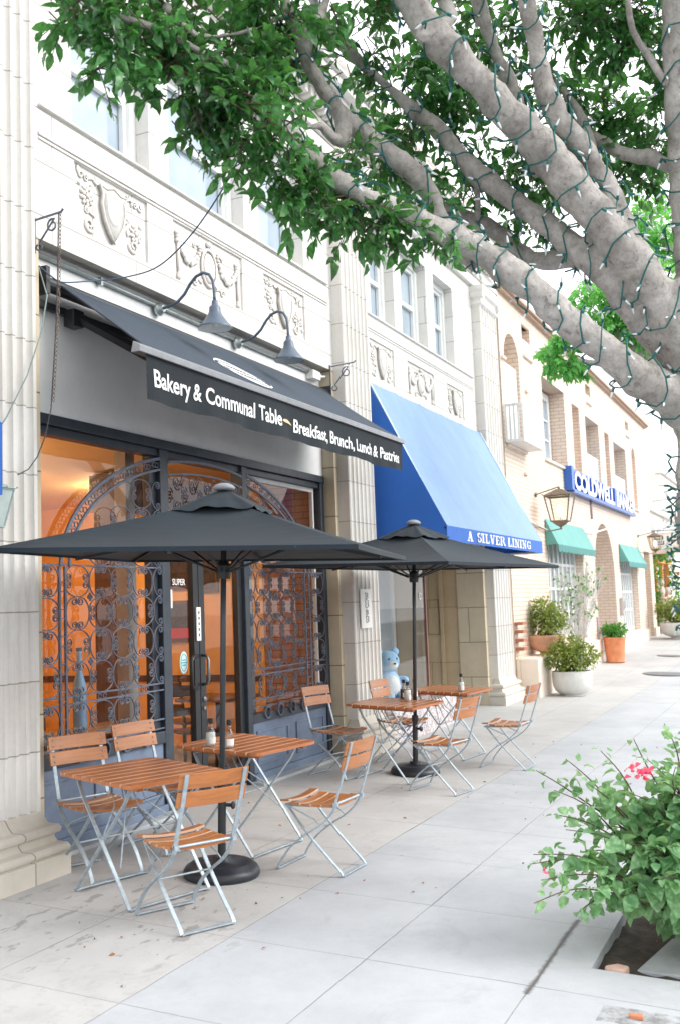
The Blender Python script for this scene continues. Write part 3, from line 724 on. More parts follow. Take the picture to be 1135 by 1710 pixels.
def grille(xa, xb, xv0, xv1, left):
    mb = MB(); n4 = 4 if left else 4.
    lo, hi = (xv1, xb) if left else (xa, xv0)
    nc = 4.5; w = (hi - lo) / nc; h = .2425; zrow = 1.095
    flat = MB()
    bars = [(xv0, .72, 2.05), (xv1, .72, 2.05)]
    for x, z0, z1 in bars: bar(mb, (x, YG, z0), (x, YG, z1), .02, .016)
    for z in (2.06, 1.095, 1.04, .80, .725): bar(mb, (xa, YG + .009, z), (xb, YG + .009, z), .012, .016)
    for z in [.9 + .2 * k for k in range(7)]:
        for dz in (-.035, .035): mb.tube([(xv0 + .0, YG, z + dz), (xv1, YG, z + dz)], 0, sq=(.008, .01))
    # main field, checkerboard of paired C-scrolls
    row = 0; z = zrow + h / 2
    while z < 3.0:
        for c in range(5):
            cx = lo + (c + .5) * w if left else hi - (c + .5) * w
            last = c == 4
            ww = w
            if last:
                # half cells against the door post
                if z + h / 2 > 2.98: continue
                cx0 = hi - .0 if left else lo
                for s in (('R',) if not left else ('L',)):
                    pass
                pts = cscroll(hi - .002 if left else lo + .002, z, w * .46, h * .49, 'L' if left else 'R')
                mb.tube(pts, 0, sq=(.0065, .010)); continue
            edge = cx - w / 2 if left else cx + w / 2
            if z > 2.05 and z + h * .42 > arch_z(edge + (.02 if left else -.02), .1): continue
            cell(mb, cx, z, ww, h, (row + c) % 2 == 0)
        row += 1; z += h
    # lower row
    for c in range(4):
        cx = lo + (c + .5) * w if left else hi - (c + .5) * w
        cell(mb, cx, .92, w, .23, c % 2 == 0)
        for s in (-.03, .03): mb.tube([(cx + s + .02 * math.cos(a), YG, 1.067 + .02 * math.sin(a)) for a in [k * .7 for k in range(9)]], 0, sq=(.006, .008))
        cc = (cx, .665 if not left else .665)
        mb.tube([(cc[0] + .055 * math.cos(k * math.pi / 10), YG - .012, cc[1] + .055 * math.sin(k * math.pi / 10)) for k in range(20)], 0, sq=(.014, .03), closed=True)
    # side column
    sa, sb = (xa, xv0) if left else (xv1, xb); sw = sb - sa
    for k, z in enumerate([.92] + [zrow + h * (i + .5) for i in range(4)]):
        c = sb if left else sa
        if k % 2: mb.tube(cscroll((sa + sb) / 2, z, sw * .48, h * .48, 'T'), 0, sq=(.0085, .01)); mb.tube(cscroll((sa + sb) / 2, z, sw * .48, h * .48, 'B'), 0, sq=(.0085, .01))
        else: mb.tube(cscroll((sa + sb) / 2, z, sw * .48, h * .48, 'L'), 0, sq=(.0085, .01)); mb.tube(cscroll((sa + sb) / 2, z, sw * .48, h * .48, 'R'), 0, sq=(.0085, .01))
    # the arch
    for d, ww in ((0., .026), (.095, .020)):
        pts = []
        x0, x1 = (xv0 - .0, xb) if left else (xa, xv1)
        for k in range(41):
            x = AX - (ARX - d) + 1e-4 + (xb - (AX - ARX + d)) * (k / 40) ** 2 if left else AX + (ARX - d) - 1e-4 - ((AX + ARX - d) - xa) * (k / 40) ** 2
            pts.append((x, YG, arch_z(x, d)))
        mb.tube(pts, 0, sq=(ww, .018))
    for k in range(14):          # rings between the two arcs
        t = (k + .5) / 14
        x = (AX - ARX + .12) + (xb - (AX - ARX + .12)) * t ** 1.5 if left else (AX + ARX - .12) - ((AX + ARX - .12) - xa) * t ** 1.5
        z = arch_z(x, .048)
        for s in (-.02, .02): mb.tube([(x + s + .022 * math.cos(k2 * .75), YG, z + .022 * math.sin(k2 * .75)) for k2 in range(9)], 0, sq=(.006, .008))
    # flower bosses where four cells meet
    for i in (1, 3):
        for j in (1, 3):
            px = lo + i * w if left else hi - i * w
            for t in range(4): mb.ball((px + .018 * math.cos(t * math.pi / 2), YG - .008, zrow + j * h + .018 * math.sin(t * math.pi / 2)), .016, .01, .016, 6, 4)
    return mb.build('iron_grille', IRON, BT)
grille(5.62, 7.20, 5.90, 5.965, True)
grille(8.67, 10.33, 9.86, 9.965, False)
mb = MB()          # transom scrollwork over the door
for d, ww in ((0., .022), (.11, .016)):
    mb.tube([(7.32 + 1.26 * k / 16, YG, arch_z(7.32 + 1.26 * k / 16, d) - .04) for k in range(17)], 0, sq=(ww, .016))
for k in range(5):
    cx = 7.45 + .25 * k; sg = 1 if k % 2 else -1
    for z, s in ((2.82, 1), (2.62, -1)):
        q = spiral(cx, z, .062, 0, 1.7, sg); mb.tube([(x, YG, zz) for x, y, zz in q], 0, sq=(.007, .009))
        mb.tube([(cx + .062, YG, z), (cx + .10, YG, z + s * .07), (cx + .17, YG, z + s * .05)], 0, sq=(.007, .009))
        q = spiral(cx + .12, z - .07 * s, .05, 0, 1.5, -sg); mb.tube([(x, YG, zz) for x, y, zz in q], 0, sq=(.007, .009))
mb.build('transom_grille', IRON, BT)

# ---- glazed door
mb = MB()
mb.box(7.72, 7.80, 5.02, 5.08, .02, 2.38); mb.box(7.81, 7.90, 5.02, 5.08, .02, 2.38); mb.box(8.49, 8.579, 5.02, 5.08, .02, 2.38)
mb.box(7.321, 7.719, 5.03, 5.08, 2.30, 2.38); mb.box(7.901, 8.489, 5.03, 5.08, 2.28, 2.38); mb.box(7.901, 8.489, 5.03, 5.08, .02, .24); mb.box(7.321, 7.719, 5.03, 5.08, .02, .14)
DOOR = mb.build('door', BLACK, BT, bevel=.004)
mb = MB()
for xa, xb in ((7.321, 7.719), (7.901, 8.489)): mb.add([(xa, 5.055, .14), (xb, 5.055, .14), (xb, 5.055, 2.3), (xa, 5.055, 2.3)], [(0, 1, 2, 3)])
mb.build('pane', GLASS, DOOR)
for x in (7.845,):
    mb = MB(); mb.tube([(x, 5.02, 1.29), (x - .01, 4.97, 1.285), (x - .02, 4.945, 1.25), (x - .02, 4.945, 1.07), (x - .01, 4.97, 1.035), (x, 5.02, 1.03)], .014, 8); mb.build('handle', simple('brushed_handle_metal', (.22, .23, .24), .35, .1, 30, metal=.8), DOOR, smooth=True)
mb = MB(); mb.tube([(7.76, 5.02, 1.29), (7.66, 4.99, 1.285), (7.62, 4.985, 1.25), (7.62, 4.985, 1.04), (7.66, 4.99, 1.0), (7.76, 5.02, 1.0)], .013, 8); mb.build('handle', BLACK, DOOR, smooth=True)
mb = MB(); mb.lathe([(.022, 0), (.022, .012), (.014, .02)], 12, Matrix.Translation((7.855, 5.019, .90)) @ Matrix.Rotation(R(90), 4, 'X')); mb.lathe([(.018, 0), (.018, .01)], 12, Matrix.Translation((7.855, 5.019, .82)) @ Matrix.Rotation(R(90), 4, 'X')); mb.build('lock', ALU, DOOR)
mb = MB(); mb.box(7.745, 7.815, 5.005, 5.018, 1.42, 1.72)
dl = mb.build('door_label', PAPER, DOOR, bevel=.004)
mb = MB()
for k in range(5): mb.box(7.772, 7.788, 5.002, 5.0045, 1.46 + .05 * k, 1.485 + .05 * k)
mb.build('print', PRINT, dl)
mb = MB(); mb.lathe([(.078, 0), (.078, .003)], 26, Matrix.Translation((7.585, 5.049, 1.24)) @ Matrix.Rotation(R(90), 4, 'X') @ Matrix.Diagonal((.8, 1.25, 1, 1)))
st = mb.build('round_sticker', simple('mint_sticker', (.55, .76, .76), .5, .05, 9), DOOR)
mb = MB(); mb.tube([(7.585 + .048 * math.cos(t), 5.0445, 1.24 + .074 * math.sin(t)) for t in [k * math.pi / 12 for k in range(24)]], .003, 5, closed=True)
for z, w in ((1.262, .03), (1.24, .04), (1.218, .028)): mb.box(7.585 - w, 7.585 + w, 5.043, 5.0455, z - .005, z + .005)
mb.build('print', simple('teal_print', (.10, .32, .36), .6), st)
for (x, z, w, h) in ((7.38, 1.72, .05, .16),):
    mb = MB(); mb.box(x, x + w, 5.046, 5.049, z, z + h); mb.build('paper_notice', PAPER, DOOR)
for i, (x, z, w, h) in enumerate(((7.44, 1.92, .20, .07),)):   # white sign-writing on the door glass
    mb = shift(text_mb('SUPER' if i == 0 else 'A', w, h * .8, .001, .01), x, 5.05, z); mb.build('glass_lettering', WHITE_INK, DOOR)

# ---- cafe interior seen through the glass (its walls belong to the building)
mb = MB(); mb.box(5.45, 5.5, 5.14, 9.6, 0, 3.3); mb.box(10.40, 10.44, 5.81, 9.6, 0, 3.3); mb.box(5.5, 10.4, 9.55, 9.6, 0, 3.3)
mb.build('interior_wall', ORANGEW, BT)
mb = MB(); mb.box(10.40, 10.45, 5.13, 5.80, 0, 3.3); mb.build('interior_brick_wall', BROWNBRICK, BT)
mb = MB(); mb.add([(5.46, 5.14, 3.20), (10.44, 5.14, 3.20), (10.44, 9.6, 3.05), (5.46, 9.6, 3.05)], [(0, 1, 2, 3)]); mb.build('interior_ceiling', CEILO, BT)
mb = MB(); mb.box(5.46, 10.44, 5.13, 9.6, -.2, -.01); mb.build('interior_floor', FLOORW, BT)
mb = MB(); mb.box(8.34, 8.62, 6.30, 6.6, 0, 3.12); mb.box(8.4, 10.39, 6.45, 6.70, 2.74, 3.12); mb.build('interior_column', DARKWOOD, BT)
mb = MB(); mb.box(7.2, 7.33, 5.35, 5.47, -.0, 3.1); mb.box(9.35, 9.45, 5.4, 5.5, 0, 3.1)
mb.build('interior_post', simple('grey_brown_post', (.30, .27, .25), .7, .15, 5), BT)
mb = MB(); mb.box(10.385, 10.395, 5.85, 9.5, .85, .93); mb.build('chair_rail', DARKWOOD, BT)

# ================================================================== CAFE INTERIOR THINGS
def cafe_chair(x, y, rz, label):
    t = thing('wooden_chair', label, 'chair', (x, y, 0), 'wooden chairs inside the cafe', local=False)
    M = Matrix.Translation((x, y, 0)) @ Matrix.Rotation(rz, 4, 'Z')
    mb = MB(); mb.box(-.21, .21, -.2, .21, .43, .46, M); mb.build('seat', DARKWOOD, t, bevel=.01)
    mb = MB()
    for sx in (-.19, .19): mb.tube([M @ Vector((sx, -.19, 0)), M @ Vector((sx, -.19, .45)), M @ Vector((sx, -.25, .92))], .019, 6)
    for sx in (-.18, .18): mb.tube([M @ Vector((sx, .18, 0)), M @ Vector((sx, .18, .43))], .018, 6)
    mb.build('frame', DARKWOOD, t)
    mb = MB(); mb.box(-.19, .19, -.25, -.225, .78, .9, M); mb.box(-.19, .19, -.23, -.21, .58, .66, M); mb.build('backrest', DARKWOOD, t, bevel=.006)
cafe_chair(9.15, 6.0, R(150), 'dark wooden chair inside the cafe seen through the glass door')
cafe_chair(9.9, 6.6, R(-100), 'dark wooden chair deeper inside the cafe, by the orange wall')
cafe_chair(6.9, 6.1, R(160), 'dark wooden chair inside behind the left grille')
for (x, y, lb) in ((9.6, 5.95, 'dark wooden table inside the cafe beyond the door'), (6.3, 5.75, 'wooden table inside the cafe behind the left iron grille')):
    t = thing('cafe_table', lb, 'table', (x, y, 0), 'tables inside the cafe')
    mb = MB(); mb.box(x - .34, x + .34, y - .34, y + .34, .72, .76); mb.build('tabletop', wood_mat('brown_inside_table', (.22, .10, .04), 0, .4), t, bevel=.01)
    mb = MB(); mb.tube([(x, y, .05), (x, y, .72)], .035, 8); mb.build('pedestal', BLACK, t)
    mb = MB(); mb.lathe([(.24, 0), (.24, .02), (.05, .05)], 16, Matrix.Translation((x, y, 0))); mb.build('base', BLACK, t)
for i, (y, z, w, h, lb) in enumerate(((7.0, 1.95, .62, .52, 'dark framed picture high on the orange cafe wall, upper of two'), (7.0, 1.32, .62, .5, 'dark picture with a red lower edge hanging below another on the orange wall'), (6.55, 1.9, .3, .62, 'narrow dark framed picture on the cafe wall beside the brick'))):
    t = thing('framed_picture', lb, 'picture', (10.39, y, z))
    mb = MB(); mb.box(10.37, 10.398, y - w / 2, y + w / 2, z, z + h); mb.build('frame', DARKWOOD, t)
    mb = MB(); mb.box(10.364, 10.3695, y - w / 2 + .05, y + w / 2 - .05, z + .05, z + h - .05); pm = mb.build('picture', simple('dim_picture', (.05, .035, .03), .3, .5, 6), t)
    if i == 1:
        mb = MB(); mb.box(10.360, 10.3635, y - w / 2 + .05, y + w / 2 - .05, z + .05, z + .17); mb.build('red_band', simple('red_print', (.55, .03, .03), .4), t)
for i, (x, y, lb) in enumerate(((7.7, 7.6, 'lit globe pendant lamp hanging from the cafe ceiling near the middle'), (9.2, 7.0, 'lit globe pendant lamp hanging at the right side of the cafe'), (6.4, 6.6, 'lit globe pendant lamp hanging behind the left cafe window'))):
    t = thing('pendant_lamp', lb, 'lamp', (x, y, 3.15))
    mb = MB(); mb.tube([(x, y, 3.17), (x, y, 3.0)], .008, 6); mb.build('cord', BLACK, t)
    mb = MB(); mb.ball((x, y, 2.9), .13, .13, .11, 16, 10); mb.build('globe', CAFEGLOW, t, smooth=True)
for (x, y, z, r, h, mt, lb) in ((6.55, 5.35, .78, .055, .62, simple('blue_tall_bottle', (.25, .42, .62), .2, .1), 'tall pale blue bottle standing behind the left iron grille'), (6.05, 5.4, .78, .06, .16, simple('cream_jar_glaze', (.72, .72, .55), .4, .1), 'short cream jar on the ledge behind the left grille'), (5.9, 5.45, .78, .05, .2, simple('grey_jar_glass', (.35, .45, .45), .2, .1), 'small grey glass jar beside the cream one behind the grille')):
    t = thing('jar' if h < .3 else 'tall_bottle', lb, 'jar' if h < .3 else 'bottle', (x, y, z))
    mb = MB(); mb.lathe([(r * .9, z), (r, z + .02), (r, z + h * .55), (r * .4, z + h * .75), (r * .36, z + h * .98), (r * .42, z + h)], 16, Matrix.Translation((x, y, 0))); mb.build('body', mt, t, smooth=True)
    mb = MB(); mb.lathe([(r * .45, z + h + .001), (r * .45, z + h + .03)], 12, Matrix.Translation((x, y, 0))); mb.build('lid', CAP if h > .3 else PAPER, t)
t = thing('window_ledge', 'wooden ledge inside the left cafe window behind the iron grille', 'shelf', (6.3, 5.4, .75))
mb = MB(); mb.box(5.52, 7.18, 5.2, 5.55, .735, .778); mb.build('board', wood_mat('ledge_wood', (.30, .16, .07), 0), t)
mb = MB(); mb.box(5.6, 5.66, 5.3, 5.5, 0, .734); mb.box(7.05, 7.11, 5.3, 5.5, 0, .734); mb.build('bracket', DARKWOOD, t)

# ================================================================== BLACK RETRACTABLE AWNING
AW = thing('retractable_awning', 'dark slate folding arm awning with a black lettered valance over the cafe front', 'awning', (8.0, 4.95, 4.1))
AX0, AX1, AYF, AZF = 5.66, 10.40, 4.02, 3.475
def awn_pt(u, v):
    """u along 0..1, v from roller 0 to front bar 1, with sag and an inward belly at both sides"""
    x0 = AX0 + .10 * (1 - v) + .17 * math.sin(math.pi * v) * .6; x1 = AX1 - .10 * (1 - v) - .16 * math.sin(math.pi * v) * .6
    x = x0 + (x1 - x0) * u
    y = 4.86 + (AYF + .02 - 4.86) * v
    z = 4.12 + (AZF + .045 - 4.12) * v - .012 * math.sin(math.pi * v) - .006 * math.sin(math.pi * v) * math.cos(u * 14)
    return (x, y, z)
mb = MB(); NU, NV = 48, 14
vs = [awn_pt(i / NU, j / NV) for j in range(NV + 1) for i in range(NU + 1)]
fs = [(j * (NU + 1) + i, j * (NU + 1) + i + 1, (j + 1) * (NU + 1) + i + 1, (j + 1) * (NU + 1) + i) for j in range(NV) for i in range(NU)]
mb.add(vs, fs); acn = mb.build('canopy', AWN, AW, smooth=True)
mb.v = [(x, y + .004, z - .007) for x, y, z in mb.v]; mb.build('underside_or_bounce_layer', AWN_IN, acn, smooth=True)  # added layer that bounces light onto the fascia, not a real lining
mb = MB(); mb.tube([(5.62, 4.90, 4.10), (10.40, 4.90, 4.10)], .055, 14); mb.box(5.60, 5.64, 4.82, 4.99, 4.0, 4.2); mb.box(10.39, 10.415, 4.84, 4.99, 4.0, 4.2); mb.build('roller', BLACK, AW)
mb = MB(); mb.box(5.6, 10.41, 4.93, 4.975, 3.93, 3.985); mb.build('torsion_bar', BLACK, AW, bevel=.005)
mb = MB(); mb.add([(AX0 - .10, AYF - .025, AZF - .03), (AX1 + .06, AYF - .025, AZF - .03), (AX1 + .06, AYF - .030, AZF + .018), (AX0 - .10, AYF - .030, AZF + .018), (AX0 - .10, AYF + .05, AZF - .03), (AX1 + .06, AYF + .05, AZF - .03), (AX1 + .06, AYF + .03, AZF + .05), (AX0 - .10, AYF + .03, AZF + .05)], [(0, 1, 2, 3), (3, 2, 6, 7), (7, 6, 5, 4), (4, 5, 1, 0), (0, 3, 7, 4), (1, 5, 6, 2)])
mb.build('front_bar', ALU, AW, bevel=.006)
mb = MB(); NU = 90; VZ0, VZ1 = 3.135, AZF - .03
def val_y(x, z): f = (VZ1 - z) / (VZ1 - VZ0); return AYF - .004 + .012 * f * math.sin(x * 7.3) + .008 * f * math.sin(x * 17 + 1)
vs = []
for j in range(7):
    for i in range(NU + 1):
        x = AX0 + (AX1 - AX0 + .04) * i / NU; z = VZ1 + (VZ0 - VZ1 + .008 * math.sin(x * 5)) * j / 6; vs.append((x, val_y(x, z), z))
fs = [(j * (NU + 1) + i, j * (NU + 1) + i + 1, (j + 1) * (NU + 1) + i + 1, (j + 1) * (NU + 1) + i) for j in range(6) for i in range(NU)]
mb.add(vs, fs); VAL = mb.build('valance', VALANCE, AW, smooth=True)
def on_valance(mb, gap=.004): mb.v = [(x, val_y(x, z) - gap + (y * .4), z) for x, y, z in mb.v]; return mb
lt = shift(text_mb('Bakery & Communal Table', 1.86, .128, .0008, .018), 5.735, 0, 3.235)
l2 = shift(text_mb('Breakfast, Brunch, Lunch & Pastries', 2.47, .120, .0008, .018), 7.84, 0, 3.215)
lt.add(l2.v, l2.f); on_valance(lt).build('lettering', WHITE_INK, VAL)
mb = MB(); mb.prism([(7.60, 3.285), (7.64, 3.300), (7.70, 3.303), (7.76, 3.285), (7.80, 3.262), (7.75, 3.27), (7.70, 3.272), (7.64, 3.272)], -.001, .001); on_valance(mb, .006).build('wheat_squiggle', simple('tan_print', (.72, .50, .30), .6), VAL)
# white grain-like emblem on the sloping fabric
def on_fabric(px, pv, off=.006):
    p = awn_pt((px - AX0) / (AX1 - AX0), pv); return (p[0], p[1] - off * .5, p[2] + off)
mb = MB(); c0, w, vv0, vh = 7.42, .44, .70, .235
def lens(t, s): return c0 + (-w + 2 * w * t) , .70 + .06 * (t - .5) + s * .235 * math.sin(math.pi * t) ** .75
for s0, s1 in ((1., .8), (-1., -.8)):
    for k in range(24):
        a, b = k / 24, (k + 1) / 24
        mb.add([on_fabric(*lens(a, s0)), on_fabric(*lens(b, s0)), on_fabric(*lens(b, s1)), on_fabric(*lens(a, s1))], [(0, 1, 2, 3)])
q = random.Random(5)
for k in range(13):
    for s in (-.52, 0., .52):
        t = .10 + .8 * (k + .5 * (s != 0)) / 13; 
        if abs(s) > math.sin(math.pi * t): continue
        cx, cv = lens(t, s); rx, rv = .024, .042
        mb.add([on_fabric(cx + rx * math.cos(a), cv + rv * math.sin(a)) for a in [j * math.pi / 4 + .3 for j in range(8)]], [tuple(range(8))])
mb.build('emblem', WHITE_INK, AW)
for (x, dx) in ((5.98, .9), (10.05, -.9)):
    mb = MB(); mb.box(x - .06, x + .06, 4.84, 4.94, 3.84, 3.97)
    ax = mb.build('arm', BLACK, AW, bevel=.008)
    mb = MB(); mb.tube([(x, 4.88, 3.93), (x + dx * .35, 4.42, 3.61)], 0, sq=(.055, .06)); mb.tube([(x + dx * .35, 4.42, 3.60), (x + .03 * dx, AYF + .05, AZF - .01)], 0, sq=(.045, .05)); mb.ball((x + dx * .35, 4.42, 3.605), .042, nu=10, nv=6)
    mb.build('folding_strut', BLACK, ax)
    mb = MB(); mb.box(x + .10, x + .16, 4.845, 4.865, 3.87, 3.93); mb.box(x + .18, x + .215, 4.83, 4.85, 3.865, 3.91); mb.build('white_tag', PAPER, ax)

# ================================================================== BLUE AWNINGS
def blue_awning(x0, x1, ytop, ztop, yf, zf, zv, label, group=None):
    A = thing('blue_awning', label, 'awning', ((x0 + x1) / 2, ytop, zv), group)
    mb = MB(); n = 100; m = 12; NR = max(2, round((x1 - x0) / .93))
    def rib(i): f = i / n * NR; return f - int(f)
    vs = [(x0 + (x1 - x0) * i / n, ytop + (yf - ytop) * j / m + .004 * math.sin(i * 1.7 + j * .3), ztop + (zf - ztop) * j / m - .010 * math.sin(math.pi * j / m) - .026 * math.sin(math.pi * rib(i)) ** .6 * math.sin(math.pi * min(1, .15 + j / m * .85)) + (.006 if rib(i) < .012 else 0)) for j in range(m + 1) for i in range(n + 1)]
    mb.add(vs, [(j * (n + 1) + i, j * (n + 1) + i + 1, (j + 1) * (n + 1) + i + 1, (j + 1) * (n + 1) + i) for j in range(m) for i in range(n)])
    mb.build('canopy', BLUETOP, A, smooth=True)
    for x in (x0, x1):
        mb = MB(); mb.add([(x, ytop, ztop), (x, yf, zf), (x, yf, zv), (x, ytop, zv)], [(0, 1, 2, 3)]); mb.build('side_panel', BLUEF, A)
    mb = MB(); n = 30
    vs = [(x0 + (x1 - x0) * i / n, yf - .003 + .004 * math.sin(i * 2.1) * j, zf + (zv - zf) * j / 2) for j in range(3) for i in range(n + 1)]
    mb.add(vs, [(j * (n + 1) + i, j * (n + 1) + i + 1, (j + 1) * (n + 1) + i + 1, (j + 1) * (n + 1) + i) for j in range(2) for i in range(n)])
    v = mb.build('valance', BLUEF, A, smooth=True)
    mb = MB(); mb.tube([(x0 + .02, ytop - .02, ztop - .02), (x0 + .02, yf + .02, zf - .02), (x0 + .02, yf + .02, zv + .02), (x0 + .02, ytop - .02, zv + .02)], .014, 6); mb.tube([(x1 - .02, ytop - .02, ztop - .02), (x1 - .02, yf + .02, zf - .02), (x1 - .02, yf + .02, zv + .02), (x1 - .02, ytop - .02, zv + .02)], .014, 6); mb.tube([(x0, yf + .02, zf - .025), (x1, yf + .02, zf - .025)], .014, 6)
    mb.build('frame', GALV, A)
    return A, v
A1, V1 = blue_awning(11.40, 16.06, 4.815, 4.455, 3.87, 2.585, 2.40, 'large sloping bright blue shop awning lettered A SILVER LINING over the recessed shop')
A2, V2 = blue_awning(1.2, 4.27, 4.78, 3.60, 4.0, 2.76, 2.36, 'blue awning corner at the left edge of the picture above a wall lantern')
# slab-serif capitals drawn as strokes on a 0..1 x 0..1 cell
def glyph(ch):
    S, T = .26, .11; o = []
    def rect(x0, z0, x1, z1): o.append([(x0, z0), (x1, z0), (x1, z1), (x0, z1)])
    def diag(x0, z0, x1, z1, w): o.append([(x0 - w / 2, z0), (x0 + w / 2, z0), (x1 + w / 2, z1), (x1 - w / 2, z1)])
    def arc(cx, cz, rx, rz, a0, a1, w0, w1, n=14):
        for k in range(n):
            p, q = R(a0 + (a1 - a0) * k / n), R(a0 + (a1 - a0) * (k + 1) / n)
            wa = w1 + (w0 - w1) * abs(math.cos(p)); wb = w1 + (w0 - w1) * abs(math.cos(q))
            o.append([(cx + rx * math.cos(p), cz + rz * math.sin(p)), (cx + rx * math.cos(q), cz + rz * math.sin(q)), (cx + (rx - wb) * math.cos(q), cz + (rz - wb * .7) * math.sin(q)), (cx + (rx - wa) * math.cos(p), cz + (rz - wa * .7) * math.sin(p))])
    w = 1.
    if ch == 'I': w = .5; rect(.12, T, .38, 1 - T); rect(0, 0, .5, T); rect(0, 1 - T, .5, 1)
    elif ch == 'L': w = .8; rect(.1, T, .36, 1 - T); rect(0, 0, .8, T); rect(0, 1 - T, .46, 1); rect(.68, T, .8, .32)
    elif ch == 'E': w = .85; rect(.1, T, .36, 1 - T); rect(0, 0, .85, T); rect(0, 1 - T, .82, 1); rect(.37, .45, .62, .55); rect(.72, T, .85, .30); rect(.70, .72, .82, 1 - T)
    elif ch == 'A': w = 1.; diag(.22, T, .48, 1, .12); diag(.76, T, .52, 1, .28); rect(.30, .30, .66, .40); rect(0, 0, .4, T); rect(.56, 0, 1.02, T)
    elif ch == 'V': w = 1.; diag(.50, 0, .24, 1 - T, .28); diag(.54, 0, .80, 1 - T, .12); rect(0, 1 - T, .44, 1); rect(.6, 1 - T, 1., 1)
    elif ch == 'N': w = 1.; rect(.14, T, .25, 1 - T); rect(.77, 0, .88, 1 - T); diag(.80, 0, .22, 1, .24); rect(0, 0, .39, T); rect(0, 1 - T, .22, 1); rect(.63, 1 - T, 1., 1)
    elif ch == 'R': w = .95; rect(.1, T, .36, 1 - T); rect(0, 0, .48, T); rect(0, 1 - T, .5, 1); arc(.5, .745, .33, .255, -90, 90, .26, .11); rect(.36, .49, .5, .58); diag(.80, T * .9, .55, .5, .26); rect(.68, 0, 1., T)
    elif ch == 'S': w = .8; arc(.40, .73, .36, .27, 40, 270, .24, .14); arc(.40, .27, .36, .27, -140, 90, .24, .14); rect(.64, .68, .74, .98); rect(.05, .02, .15, .32)
    elif ch == 'G': w = .95; arc(.48, .5, .46, .5, 45, 325, .27, .11); rect(.62, .05, .88, .42); rect(.52, .40, .96, .50); rect(.74, .66, .86, .98)
    elif ch == ' ': w = .45
    return o, w
mb = MB(); x = 12.15; H = .125; cw = .205
for ch in 'A SILVER LINING':
    o, w = glyph(ch)
    for k, p in enumerate(o): mb.add([(x + a * cw, 3.862 - .0004 * k, 2.432 + b * H) for a, b in p], [(0, 1, 2, 3)])
    x += (w + .13) * cw
mb.v = [(12.15 + (a - 12.15) * 3.16 / (x - 12.15), b, c) for a, b, c in mb.v]
mb.build('lettering', WHITE_INK, V1)

# ================================================================== LAMPS, CONDUIT, BRACKETS, CABLES
def gooseneck(x, label):
    t = thing('gooseneck_lamp', label, 'lamp', (x, 4.99, 4.30), 'blue grey gooseneck lamps above the awning')
    mb = MB(); mb.lathe([(.06, 0), (.06, .02), (.045, .035), (.03, .06)], 16, Matrix.Translation((x, 4.965, 4.30)) @ Matrix.Rotation(R(90), 4, 'X')); mb.build('wall_plate', CONDUIT, t)
    P0 = [(4.93, 4.30), (4.84, 4.31), (4.76, 4.335), (4.69, 4.39), (4.63, 4.47), (4.57, 4.525), (4.50, 4.545), (4.44, 4.52), (4.405, 4.46), (4.395, 4.38), (4.392, 4.285)]
    pts = []
    for i in range(len(P0) - 1):
        for k in range(3):
            f = k / 3; pts.append((x, P0[i][0] + (P0[i+1][0] - P0[i][0]) * f, P0[i][1] + (P0[i+1][1] - P0[i][1]) * f))
    pts.append((x, *P0[-1]))
    mb = MB(); mb.tube(pts, .0135, 8); mb.build('arm', LAMP_BLUE, t, smooth=True)
    mb = MB(); M = Matrix.Translation((x, 4.392, 0)); mb.lathe([(.022, 4.285), (.026, 4.27), (.028, 4.245), (.042, 4.235), (.048, 4.225), (.05, 4.19), (.06, 4.165), (.085, 4.125), (.115, 4.085), (.138, 4.062), (.143, 4.055), (.143, 4.044)], 28, M, cap=False); mb.build('shade', LAMP_BLUE, t, smooth=True)
    mb = MB(); mb.lathe([(.140, 4.046), (.110, 4.083), (.080, 4.122), (.055, 4.16), (.02, 4.17)], 28, M, cap=False); mb.build('shade_lining', LAMP_IN, t, smooth=True)
    mb = MB(); mb.ball((x, 4.392, 4.105), .035, .035, .045, 12, 8); mb.build('bulb', simple('unlit_bulb', (.8, .8, .76), .3, .02), t, smooth=True)
gooseneck(7.19, 'left one of the two blue grey gooseneck lamps above the black awning')
gooseneck(8.52, 'right one of the two blue grey gooseneck lamps, nearer the pilaster')
t = thing('conduit_pipe', 'steel conduit pipe running along under the stone lintel above the awning', 'pipe', (8, 4.97, 4.32))
mb = MB(); mb.tube([(5.64, 4.968, 4.335), (10.10, 4.968, 4.32)], .016, 8); mb.build('pipe', CONDUIT, t, smooth=True)
for x in (6.4, 7.9, 9.4): mb = MB(); mb.box(x - .012, x + .012, 4.945, 4.994, 4.295, 4.36); mb.build('strap', CONDUIT, t)
t = thing('junction_box', 'small white junction box at the right end of the conduit pipe', 'box', (10.16, 4.95, 4.27))
mb = MB(); mb.box(10.08, 10.27, 4.90, 4.99, 4.24, 4.34); mb.build('box', PAPER, t, bevel=.008)
mb = MB(); mb.tube([(10.27, 4.94, 4.29), (10.38, 4.90, 4.31)], .014, 8); mb.ball((10.3, 4.93, 4.3), .03); mb.build('fitting', PAPER, t)
